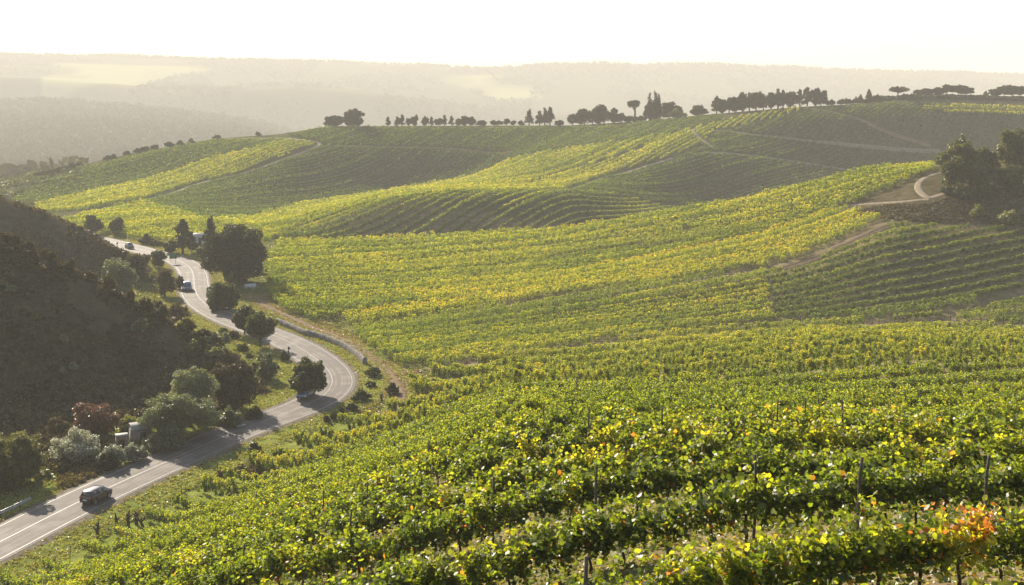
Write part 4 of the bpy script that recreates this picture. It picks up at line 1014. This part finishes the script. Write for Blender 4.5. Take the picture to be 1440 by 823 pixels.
# grass on the verges and the valley floor
def gv(X, Y, Z):
    d = pdist(X, Y, ROAD); px, py = proj(X, Y, Z)
    return (d > 4.0) & (d < 9.5) & (fbm(X / 3, Y / 3, 75, 3) > -.22) & (px > -60) & (px < 700)
mass('grass', 'short sunlit grass on the road verges', scatter(260000, (-115, 0), (100, 390), 16, gv), .34, 6, 'grass', .6, 17, hscale=1.0, flat=-.1)
def gf(X, Y, Z):
    d = pdist(X, Y, ROAD); px, py = proj(X, Y, Z)
    return (d > 8) & (Z < 15.5) & (px > -260) & (px < 640) & (fbm(X / 4, Y / 4, 76, 3) > -.08) & (pdist(X, Y, TR['bend'][0]) > 2.6) & ~inpoly(px, py, NEAR)
mass('grass', 'rough grass and weeds on the valley floor', scatter(170000, (-130, 5), (105, 390), 18, gf), .55, 6, 'grass', .33, 19, hscale=.8, flat=0, tsd=.22)
def dg(X, Y, Z):
    d = pdist(X, Y, TR['bend'][0]); return (d > .5) & (d < 5.5) & (pdist(X, Y, ROAD) > 8.5) & (fbm(X / 2.5, Y / 2.5, 78, 3) > -.2)
mass('dry_grass', 'straw-coloured dry grass along the dirt track outside the bend', scatter(40000, (-80, -5), (165, 290), 26, dg), .4, 6, 'drygrass', .5, 27, hscale=.9, flat=-.1)
def vs(X, Y, Z):
    px, py = proj(X, Y, Z); d = pdist(X, Y, ROAD); return (d > 8.2) & (d < 15) & ~inpoly(px, py, NEAR) & (ZC - near_drop(X, Y) > 12) & (fbm(X / 2.5, Y / 2.5, 79, 3) > -.3)
mass('dry_grass', 'dry grass and weeds on the bank between the road verge and the nearest vines', scatter(150000, (-60, -5), (95, 190), 28, vs), .4, 6, 'grass', .62, 29, hscale=.8, flat=-.1)
def ft(X, Y, Z):
    d = pdist(X, Y, ROAD); px, py = proj(X, Y, Z)
    return (d > 9) & (Z < 16) & (px > -80) & (px < 372) & (Y > 148) & (py > 540) & (fbm(X / 5, Y / 5, 83, 3) > -.12) & ~((np.abs(px - 185) < 40) & (py > 590))
mass('scrub', 'tangled low scrub between the foot of the dark hill and the road', scatter(5200, (-95, -30), (148, 195), 33, ft), 1.5, 46, 'scrub', .5, 34, hscale=1.1, rfac=.5, tsd=.22)
def db(X, Y, Z):
    px, py = proj(X, Y, Z); return inpoly(px, py, [(84, 690), (84, 655), (110, 645), (135, 655), (140, 668), (100, 686)])
mass('dry_brush', 'reddish brown dry brush by the end of the guardrail', scatter(9000, (-65, -40), (130, 165), 20, db), .7, 10, 'scrub', .75, 21, hscale=1.0, flat=-.1)
def wd(X, Y, Z):
    px, py = proj(X, Y, Z); return inpoly(px, py, NEAR) & (px > -100) & (px < 1600)
mass('weeds', 'weeds and fallen leaves on the soil between the vine rows', np.concatenate([scatter(30000, (-8, 22), (4, 45), 22, wd), scatter(30000, (-40, 70), (45, 130), 23, wd)]), .22, 4, 'grass', .45, 24, hscale=.5, tsd=.25)

# ------------------------------------------------------------------ vehicles
M['glass'] = principled('tinted_glass', (.012, .014, .016), .06, spec=.8, coat=.3)
M['tyre'] = principled('tyre', (.02, .02, .02), .85)
M['rim'] = principled('alloy', (.45, .45, .46), .3, metal=.9)
M['trim'] = principled('black_trim', (.025, .025, .026), .6)
M['red_lens'] = principled('red_lens', (.35, .012, .01), .18, coat=.5)
M['clear_lens'] = principled('clear_lens', (.75, .76, .78), .12, coat=.5)
M['plate'] = principled('number_plate', (.72, .70, .60), .45)
def vehicle(name, cat, label, p, ang, paint, L_=4.5, Wd=1.85, H=1.68, kind='suv'):
    hw = Wd / 2
    # stations along x: (x, sill, belt, roof, half width at belt, half width at roof)
    r = H
    if kind == 'suv':
        st = [(-.500, .50, .80, .86, .80, .74), (-.485, .34, .98, 1.02, .90, .80), (-.455, .28, 1.00, r * .80, .96, .76), (-.40, .24, 1.00, r * .955, .985, .75), (-.25, .22, .99, r * .995, 1, .76), (0, .22, .98, r, 1, .77), (.12, .22, .97, r * .975, 1, .75), (.20, .22, .96, r * .86, .99, .77), (.285, .23, .95, 1.03, .98, .84), (.38, .24, .92, .98, .96, .84), (.46, .28, .84, .90, .90, .80), (.49, .34, .70, .76, .82, .74), (.50, .44, .60, .64, .74, .68)]
    else:                                   # car
        st = [(-.500, .48, .72, .78, .78, .72), (-.485, .34, .88, .92, .88, .80), (-.43, .26, .92, .99, .95, .80), (-.36, .22, .92, r * .80, .98, .76), (-.24, .20, .92, r * .985, 1, .74), (-.05, .20, .91, r, 1, .75), (.07, .20, .90, r * .96, 1, .74), (.16, .20, .89, r * .82, .99, .77), (.25, .21, .87, .96, .98, .84), (.36, .22, .83, .90, .96, .84), (.45, .27, .74, .80, .90, .80), (.49, .34, .62, .68, .82, .74), (.50, .42, .54, .58, .74, .68)]
    rings = []
    for x, s, b, t, wb, wr in st:
        m = (s + b) / 2
        half = [(-.0, s), (-hw * wb * .86, s), (-hw * wb * .98, s + .08), (-hw * wb * 1.0, m), (-hw * wb * .985, b - .03), (-hw * wb * .955, b + .0), (-hw * wr * 1.0 if t - b > .25 else -hw * wb * .90, t - .06 if t - b > .25 else b + (t - b) * .6), (-hw * wr * .88, t - .015), (-hw * wr * .45, t + .012), (0, t + .02)]
        ring = [(y, z) for y, z in half] + [(-y, z) for y, z in half[-2:0:-1]]
        rings.append([(x * L_, y, z) for y, z in ring])
    rg = np.array(rings); n, k = rg.shape[:2]
    a = Acc(); i = np.arange(n - 1)[:, None] * k; j = np.arange(k)[None]; j2 = (j + 1) % k
    a.add(rg.reshape(-1, 3), [np.stack([i + j, i + j2, i + k + j2, i + k + j], -1).reshape(-1, 4)[:, ::-1], [list(range(k))], [[(n - 1) * k + m for m in range(k)][::-1]]])
    e = empty(name, p, ang); tag(e, label, cat)
    body = a.build('body', paint, e, smooth=True)
    bs = body.modifiers.new('bevel', 'BEVEL'); bs.width = .02; bs.segments = 2; bs.limit_method = 'ANGLE'; bs.angle_limit = R(35)
    # glass set just proud of the shell
    def patch(nm, st_idx, rows_, sgn, ins=.12):
        A = rg[st_idx[0]]; B = rg[st_idx[1]]
        def pt(f, g):
            P0 = A[rows_[0]] * (1 - g) + A[rows_[1]] * g; P1 = B[rows_[0]] * (1 - g) + B[rows_[1]] * g
            q = P0 * (1 - f) + P1 * f
            return q * [1, sgn, 1]
        q = np.array([pt(ins, .14), pt(1 - ins, .14), pt(1 - ins, .90), pt(ins, .90)])
        nrm = np.cross(q[1] - q[0], q[3] - q[0]); nrm /= np.linalg.norm(nrm); out = np.array([0, -sgn * 1.0, .1])
        if nrm @ out < 0: nrm = -nrm
        return np.concatenate([q + nrm * .012, q - nrm * .01]), [[[0, 1, 2, 3], [7, 6, 5, 4], [0, 4, 5, 1], [1, 5, 6, 2], [2, 6, 7, 3], [3, 7, 4, 0]]]
    wins = [(3, 4), (4, 5), (5, 6)] if kind == 'suv' else [(4, 5), (5, 6)]
    for sgn in (1, -1):
        for w_ in wins:
            v, f = patch('', w_, (5, 6), sgn, .07); Acc().add(v, f).build('window', M['glass'], e)
    def screen(nm, i0, i1):
        A, B = rg[i0], rg[i1]
        q = np.array([A[6] * [1, .86, 1] + [0, 0, .02], B[7] * [1, .98, 1], B[7] * [1, -.98, 1], A[6] * [1, -.86, 1] + [0, 0, .02]])
        nrm = np.cross(q[1] - q[0], q[3] - q[0]); nrm /= np.linalg.norm(nrm)
        if nrm[2] < 0: nrm = -nrm
        Acc().add(np.concatenate([q + nrm * .05, q - nrm * .01]), [[[0, 1, 2, 3], [7, 6, 5, 4], [0, 4, 5, 1], [1, 5, 6, 2], [2, 6, 7, 3], [3, 7, 4, 0]]]).build(nm, M['glass'], e)
    screen('windscreen', 8, 6); screen('rear_window', 1 if kind == 'suv' else 2, 3 if kind == 'suv' else 4)
    R0 = .35 if kind == 'suv' else .32
    for x in (-.295, .30):
        for sgn in (1, -1):
            t = Acc(); t.lathe([(R0 * .60, -.10), (R0 * .93, -.11), (R0, -.08), (R0, .08), (R0 * .93, .11), (R0 * .60, .10)], 28, 'y', (0, 0, 0))
            wo = t.build('wheel', M['tyre'], e, smooth=False, loc=(x * L_, sgn * (hw - .10), R0))
            rm = Acc(); rm.lathe([(.02, .085), (R0 * .16, .09), (R0 * .2, .07), (R0 * .58, .07), (R0 * .64, .10), (R0 * .64, -.10)], 24, 'y')
            for q in range(5):
                an = q * 2 * math.pi / 5; rm.box((math.cos(an) * R0 * .36, sgn * .0 + .085, math.sin(an) * R0 * .36), (.06, .02, .06))
            ro = rm.build('rim', M['rim'], wo)
            if sgn < 0: ro.rotation_euler = (0, 0, math.pi)
            ar = Acc(); th = np.linspace(-.1, math.pi + .1, 12)
            ar.tube([(x * L_ + math.cos(q) * (R0 + .05), sgn * (hw + .0), R0 + math.sin(q) * (R0 + .05)) for q in th], .035, 5)
            ar.build('wheel_arch', M['trim'], e)
    for sgn in (1, -1):
        b = Acc(); b.box((.478 * L_, sgn * hw * .64, .73 if kind == 'suv' else .62), (.12, .34, .13), rz=sgn * -.25); b.build('headlight', M['clear_lens'], e)
        b = Acc(); b.box((-.489 * L_, sgn * hw * .74, .90 if kind == 'suv' else .76), (.10, .24, .20), rz=sgn * .2); b.build('tail_light', M['red_lens'], e)
        b = Acc(); b.box((.13 * L_, sgn * (hw + .09), 1.02 if kind == 'suv' else .95), (.12, .2, .14), taper=.8); b.build('mirror', paint, e)
        b = Acc(); b.box((0, sgn * hw * .985, .27), (L_ * .36, .05, .10)); b.build('sill', M['trim'], e)
    b = Acc(); b.box((-.492 * L_, 0, .47), (.16, Wd * .80, .20)); b.build('bumper', M['trim'], e)
    b = Acc(); b.box((.488 * L_, 0, .42), (.16, Wd * .74, .20)); b.build('bumper', M['trim'], e)
    b = Acc(); b.box((-.5 * L_ - .035, 0, .66), (.03, .50, .13)); b.build('number_plate', M['plate'], e)
    if kind == 'suv':
        for sgn in (1, -1):
            b = Acc(); b.tube([(-.33 * L_, sgn * hw * .66, r + .02), (-.30 * L_, sgn * hw * .68, r + .06), (.02 * L_, sgn * hw * .68, r + .07), (.07 * L_, sgn * hw * .66, r + .03)], .02, 6); b.build('roof_rail', M['trim'], e)
    return e
T_, N_ = frame(ROAD)
RPX = 720 + F * ROAD[:, 0] / ROAD[:, 1]; RPY = YH + F * 46.9 / ROAD[:, 1]
def on_road(px, py, off, rev=False):
    i = int(np.argmin((RPX - px) ** 2 + (RPY - py) ** 2)); q = ROAD[i] + N_[i] * off
    return (q[0], q[1], RZ + .03), math.atan2(T_[i, 1], T_[i, 0]) + (math.pi if rev else 0)
paint1 = principled('dark_maroon_paint', (.022, .008, .008), .25, coat=.7)
paint2 = principled('dark_blue_grey_paint', (.03, .065, .12), .3, coat=.7)
paint3 = principled('silver_blue_paint', (.2, .24, .31), .3, metal=.5, coat=.6)
p, a = on_road(121, 705, 1.55); vehicle('suv', 'car', 'near-black maroon suv driving away on the nearest stretch of road', p, a, paint1, 3.9, 1.72, 1.58)
p, a = on_road(270, 409, -1.75, True); vehicle('suv', 'car', 'dark blue suv in the left lane on the middle stretch of road', p, a, paint2, 4.9, 1.98, 1.95)
p, a = on_road(190, 350, -1.6, True); vehicle('suv', 'car', 'small dark vehicle far off where the road enters the valley', p, a, paint1, 3.6, 1.6, 1.7)
p, a = on_road(451, 563, -2.3, True); vehicle('car', 'car', 'silver-blue car in the shade of the round tree at the bend', p, a, paint3, 4.3, 1.76, 1.45, 'car')

# ------------------------------------------------------------------ street furniture and small structures
M['steel'] = principled('galvanised_steel', (.40, .40, .39), .45, metal=.6, noise_amt=.25, nscale=2)
M['concrete'] = principled('concrete', (.2, .19, .17), .9, noise_amt=.35, nscale=2.2, bump=.3)
M['paleconcrete'] = principled('pale_concrete', (.30, .285, .25), .85, noise_amt=.3, nscale=2.0)
M['brick'] = principled('pink_brick', (.30, .19, .15), .95, noise_amt=.35, nscale=7, bump=.4)
M['white'] = principled('whitewash', (.56, .55, .52), .8, noise_amt=.18, nscale=1.5)
M['dark'] = principled('dark_opening', (.03, .03, .03), .8)
M['green'] = principled('green_sign', (.02, .16, .08), .5)
M['roofing'] = principled('pale_roof', (.46, .43, .40), .7, noise_amt=.3, nscale=2)
M['stone'] = principled('dry_stone', (.25, .225, .19), .95, noise_amt=.55, nscale=3.2, bump=1.0)
def guardrail():
    i0 = int(np.argmin(np.abs(RPX + 75) + 9 * (ROAD[:, 1] > 160))); i1 = int(np.argmin((RPX - 97) ** 2 + (RPY - 708) ** 2))
    P = (ROAD - N_ * 4.95)[i0:i1 + 1]; zb = 13.0
    e = empty('guardrail', (P[0, 0], P[0, 1], zb)); tag(e, 'grey metal guardrail on the left of the nearest stretch of road', 'guardrail')
    T, Nn = frame(P); prof = [(-.0, .42), (.05, .47), (.05, .53), (-.02, .58), (-.02, .62), (.05, .67), (.05, .73), (0, .78), (-.035, .78), (-.055, .62), (-.055, .58), (-.035, .42)]
    V = np.array([[[P[i, 0] + Nn[i, 0] * o, P[i, 1] + Nn[i, 1] * o, zb + z] for o, z in prof] for i in range(len(P))]) - np.array([P[0, 0], P[0, 1], zb])
    n, k = V.shape[:2]; i = np.arange(n - 1)[:, None] * k; j = np.arange(k)[None]; j2 = (j + 1) % k
    b = Acc(); b.add(V.reshape(-1, 3), [np.stack([i + j, i + j2, i + k + j2, i + k + j], -1).reshape(-1, 4), [list(range(k))[::-1]], [[(n - 1) * k + m for m in range(k)]]]); b.build('rail', M['steel'], e)
    for i in range(1, n, 2):
        c = Acc(); c.box((P[i, 0] - Nn[i, 0] * .13 - P[0, 0], P[i, 1] - Nn[i, 1] * .13 - P[0, 1], .36), (.13, .13, .86), math.atan2(T[i, 1], T[i, 0])); c.build('post', M['stake'], e)
guardrail()
def wall():
    P = resample(catmull([hit(px, py)[:2] for px, py in [(388, 455), (410, 463), (428, 471), (448, 476), (466, 482), (484, 490), (498, 499), (507, 506), (514, 513)]], 8), .6)
    T, Nn = frame(P); r = np.random.default_rng(3); Z = zat(P[:, 0], P[:, 1])
    prof = [(-.34, -.3), (-.32, .35), (-.26, .95), (-.08, 1.05), (.1, 1.04), (.26, .93), (.32, .35), (.34, -.3)]
    V = np.array([[[P[i, 0] + Nn[i, 0] * o + r.normal() * .03, P[i, 1] + Nn[i, 1] * o + r.normal() * .03, Z[i] + z * (1 + (z > 0) * .10 * r.normal())] for o, z in prof] for i in range(len(P))])
    n, k = V.shape[:2]; i = np.arange(n - 1)[:, None] * k; j = np.arange(k - 1)[None]
    b = Acc(); b.add(V.reshape(-1, 3), [np.stack([i + j, i + j + 1, i + k + j + 1, i + k + j], -1).reshape(-1, 4)[:, ::-1], [list(range(k))], [[(n - 1) * k + m for m in range(k)][::-1]]])
    tag(b.build('stone_wall', M['stone']), 'low grey-brown dry stone wall curving round the outside of the bend', 'wall')
wall()
def hut():
    p = hit(197, 622); e = empty('concrete_hut', p, .45); tag(e, 'small grey concrete hut with rounded pale roof among the roadside shrubs', 'hut')
    b = Acc(); b.box((0, 0, .95), (2.5, 2.2, 2.1)); b.build('wall', M['concrete'], e)
    r = Acc(); th = np.linspace(0, math.pi, 13); k = 13
    V = np.array([[[x, math.cos(t) * 1.22, 2.0 + math.sin(t) * .62] for t in th] for x in (-1.38, -1.30, 1.30, 1.38)]); V[0, :, 1:] = V[0, :, 1:] * [.97, 1] - [0, .02]; V[3, :, 1:] = V[3, :, 1:] * [.97, 1] - [0, .02]
    i = np.arange(3)[:, None] * k; j = np.arange(k - 1)[None]
    r.add(V.reshape(-1, 3), [np.stack([i + j, i + j + 1, i + k + j + 1, i + k + j], -1).reshape(-1, 4), [list(range(k))], [list(range(3 * k, 4 * k))[::-1]]]); r.build('roof', M['paleconcrete'], e, smooth=False)
    d = Acc(); d.box((.2, -1.105, .85), (.8, .05, 1.5)); d.build('door', M['dark'], e)
    q = hit(171, 632); e = empty('brick_box', q, .4); tag(e, 'small pinkish brick box with dark opening left of the concrete hut', 'brick box')
    b = Acc()
    for c, s_ in (((-.55, 0, .85), (.3, 1.2, 1.9)), ((.55, 0, .85), (.3, 1.2, 1.9)), ((0, .45, .85), (.79, .3, 1.9)), ((0, -.45, .12), (.79, .3, .44)), ((0, -.45, 1.55), (.79, .3, .5))): b.box(c, s_)
    b.build('wall', M['brick'], e); l = Acc(); l.box((0, 0, 1.87), (1.55, 1.35, .12)); l.build('lid', M['paleconcrete'], e)
hut()
def house(name, label, px, py, D, sx, sy, h, rz, gable=True):
    x = (px - 720) / F * D; z = float(zat(x, D)); e = empty(name, (x, D, z), rz); tag(e, label, 'building')
    b = Acc(); b.box((0, 0, h / 2 - .2), (sx, sy, h + .4)); b.build('wall', M['white'], e)
    r = Acc(); o = .3
    if gable: r.add([[-sx / 2 - o, -sy / 2 - o, h], [sx / 2 + o, -sy / 2 - o, h], [sx / 2 + o, sy / 2 + o, h], [-sx / 2 - o, sy / 2 + o, h], [-sx / 2 - o, 0, h + sy * .3], [sx / 2 + o, 0, h + sy * .3]], [[[0, 1, 5, 4], [2, 3, 4, 5]], [[3, 0, 4], [1, 2, 5]], [[3, 2, 1, 0]]])
    else: r.box((0, 0, h + .08), (sx + o, sy + o, .16))
    ro = r.build('roof', M['roofing'], e)
    d = Acc(); d.box((sx * .2, -sy / 2 - .02, 1.0), (.9, .06, 2.0)); d.build('door', M['dark'], e)
    w = Acc(); w.box((-sx * .22, -sy / 2 - .02, 1.4), (.9, .06, .9)); wo = w.build('window', M['glass'], e)
    f = Acc(); f.box((-sx * .22, -sy / 2 - .045, .92), (1.1, .1, .08)); f.build('sill', M['white'], wo)
house('white_cottage', 'low white cottage between the conifers beyond the far road', 276, 350, 362, 4.6, 3.6, 2.2, .3)
house('white_shed', 'small white flat-roofed shed half hidden right of the huge tree', 357, 386, 306, 3.4, 3.0, 2.3, -.35, False)
p = hit(352, 405); e = empty('white_water_trough', p, .3); tag(e, 'low white trough in front of the small white shed', 'trough')
b = Acc()
for c, s_ in (((0, .5, .4), (2.6, .14, .9)), ((0, -.5, .4), (2.6, .14, .9)), ((-1.23, 0, .4), (.14, .86, .9)), ((1.23, 0, .4), (.14, .86, .9))): b.box(c, s_)
b.build('basin', M['white'], e); b = Acc(); b.box((0, 0, .25), (2.3, .84, .3)); b.build('base', M['paleconcrete'], e)
x, D = (243.5 - 720) / F * 322, 322.0; z = float(zat(x, D))
e = empty('road_sign', (x, D, z), .15); tag(e, 'green road sign on two posts beside the far road', 'road sign')
b = Acc(); b.box((0, 0, 2.05), (1.9, .05, 1.25)); b.build('board', M['green'], e)
for s_ in (-.6, .6): b = Acc(); b.tube([(s_, .06, -.3), (s_, .06, 2.6)], .045, 8); b.build('post', M['steel'], e)
for px, py, h, lb in ((405.5, 506, 2.3, 'dark marker post by the shrubs inside the bend'), (164.5, 353, 2.2, 'dark post on the left edge of the far road')):
    p = hit(px, py); e = empty('marker_post', p); tag(e, lb, 'post')
    b = Acc(); b.tube([(0, 0, -.3), (0, 0, h)], .09, 8); b.build('post', M['trim'], e); b = Acc(); b.box((0.12, -.02, h - .35), (.42, .05, .3)); b.build('plate', M['trim'], e)
def blob(name, label, cat, p, s_, mat, seed):
    r = np.random.default_rng(seed); a = Acc(); n, k = 9, 14
    ph = np.linspace(0, math.pi, n)[:, None]; th = np.arange(k)[None] * 2 * math.pi / k
    d = np.stack([np.sin(ph) * np.cos(th), np.sin(ph) * np.sin(th), np.cos(ph) + 0 * th], -1)
    V = d * np.array(s_) * (1 + .16 * r.normal(size=(n, k, 1))); V[0] = V[0].mean(0); V[-1] = V[-1].mean(0); V = V.reshape(-1, 3)
    i = np.arange(n - 1)[:, None] * k; j = np.arange(k)[None]; j2 = (j + 1) % k
    a.add(V, [np.stack([i + j, i + k + j, i + k + j2, i + j2], -1).reshape(-1, 4)]); tag(a.build(name, mat, loc=tuple(p)), label, cat)
p = hit(334, 600); blob('white_boulder', 'low whitish boulder on the left road verge past the olive bush', 'boulder', p + [0, 0, .15], (1.0, .5, .38), M['white'], 4)

# ------------------------------------------------------------------ vine stakes and old stumps
def stake(px, ytop, h, label, group=None, lean=(0, 0), rad=.038, D=None):
    if D is None:
        X = (px - 720) / F * _DD; yy = YH + F * (ZC - zat(X, _DD) - h) / _DD
        i = int(np.argmax((yy <= ytop) & (_DD > 6))); D = _DD[i]
    x = (px - 720) / F * D; z = float(zat(x, D)); r = np.random.default_rng(int(px * 7 + ytop))
    a = Acc(); t = np.linspace(0, 1, 6)[:, None]
    P = np.array([0, 0, -.25]) + t * np.array([lean[0] * h, lean[1] * h, h + .25]) + r.normal(size=(6, 3)) * .012
    a.tube(P, rad * np.array([1.1, 1.0, .97, .95, .92, .86]), 8)
    tag(a.build('vine_stake', M['stake'], loc=(x, D, z)), label, 'stake', group)
for px, yt, h, lean, lb in [(1378, 524, 2.35, (.0, 0), 'tallest dark stake standing clear of the vines at the right side'), (1376, 640, 2.0, (.11, 0), 'leaning grey stake near the right edge above the orange leaves'), (1204, 643, 2.0, (.05, 0), 'grey stake right of centre standing in a gap between rows'),
        (815, 786, 2.0, (.06, 0), 'weathered stake rising from the vines at the bottom edge'), (1093, 563, 2.1, (0, 0), 'slim stake left of a pair in the upper right rows'), (1150, 553, 2.1, (.01, 0), 'slim stake in the upper rows left of the close pair'), (1274, 548, 2.1, (-.02, 0), 'left stake of the close pair in the upper right rows'), (1290, 545, 2.1, (.02, 0), 'right stake of the close pair in the upper right rows'),
        (826, 572, 2.2, (.04, 0), 'thin dark stake in the upper centre of the near vineyard'), (931, 573, 2.1, (0, 0), 'short stake right of the thin dark stake in the upper centre rows'), (836, 655, 2.0, (.03, 0), 'stake in the central dark gap between rows'), (516, 682, 2.1, (.02, 0), 'stake in the left-centre rows with dark foliage round it'), (452, 690, 2.1, (.05, 0), 'stake left of another in the left-centre rows'),
        (328, 686, 2.1, (0, 0), 'upright stake in the lower left rows'), (360, 690, 2.0, (.03, 0), 'second upright stake in the lower left rows'), (415, 735, 2.4, (.45, .1), 'steeply leaning stake in the lower left rows'), (693, 672, 2.0, (.02, 0), 'stake standing in the middle rows left of centre'), (765, 566, 2.1, (.0, 0), 'stake far up the centre rows'), (1060, 640, 2.0, (.02, 0), 'stake among the dark row right of centre'),
        (48, 793, 2.0, (.16, 0), 'leaning row-end stake at the lower left corner'), (33, 802, 1.7, (.08, 0), 'short row-end stake at the lower left corner'), (80, 778, 1.9, (-.12, 0), 'row-end stake by the grass verge at the lower left'), (98, 768, 1.7, (.05, 0), 'short dark row-end stake by the old stumps'), (256, 684, 1.9, (-.03, 0), 'row-end stake at the left end of the second row group'), (388, 622, 2.0, (.05, 0), 'row-end stake below the lone dark bush')]:
    stake(px, yt, h, lb, None, lean)
for k in range(20):
    i = int(TRNG.integers(len(vp)))
    while not (20 < vp[i, 1] < 120 and 250 < vx[i] < 1440): i = int(TRNG.integers(len(vp)))
    stake(vx[i], 0, TRNG.uniform(1.9, 2.3), 'weathered stake standing among the vine rows', 'stakes among the vine rows', (TRNG.normal() * .05, 0), .035, vp[i, 1])
for k in range(30):
    px = (1100 + k * 11.5) if k < 18 else (1312 + (k - 18) * 11)
    stake(px + TRNG.normal() * 2, 0, 1.7, 'dark row-end post along the dirt track below the dark green slope', 'row-end posts along the dirt track', (0, 0), .10, 236 + 3 * math.sin(k))
def stump(px, py, label, seed):
    r = np.random.default_rng(seed); p = hit(px, py); a = Acc()
    P = np.array([[0, 0, -.2], [.08, .02, .3], [-.05, .06, .7], [.06, .0, 1.15]]) + r.normal(size=(4, 3)) * .05
    a.tube(P, [.22, .17, .16, .12], 8)
    for q in range(5):
        an = r.uniform(0, 6.28); d = np.array([math.cos(an), math.sin(an), .7]) * r.uniform(.4, .8)
        a.tube([P[2], P[2] + d * .5 + [0, 0, .1], P[2] + d], [.09, .06, .02], 6)
    for q in range(3): a.tube([P[3], P[3] + r.normal(size=3) * .15 + [0, 0, .25]], [.10, .05], 6)
    tag(a.build('old_vine_stump', M['vinewood'], loc=tuple(p)), label, 'vine stump')
for n_, (px, py, lb) in enumerate([(163, 742, 'leftmost gnarled old vine stump on the bare soil by the verge'), (180, 741, 'stocky old vine stump second in the bare patch by the verge'), (192, 738, 'tall old vine stump right in the bare patch by the verge'), (200, 744, 'old vine stump nearest the vines in the bare patch'), (137, 756, 'single old stump left of the bare patch'), (548, 560, 'old stump on the dirt by the corner of the vineyard'), (536, 566, 'second old stump on the dirt by the corner of the vineyard')]):
    stump(px, py, lb, n_)
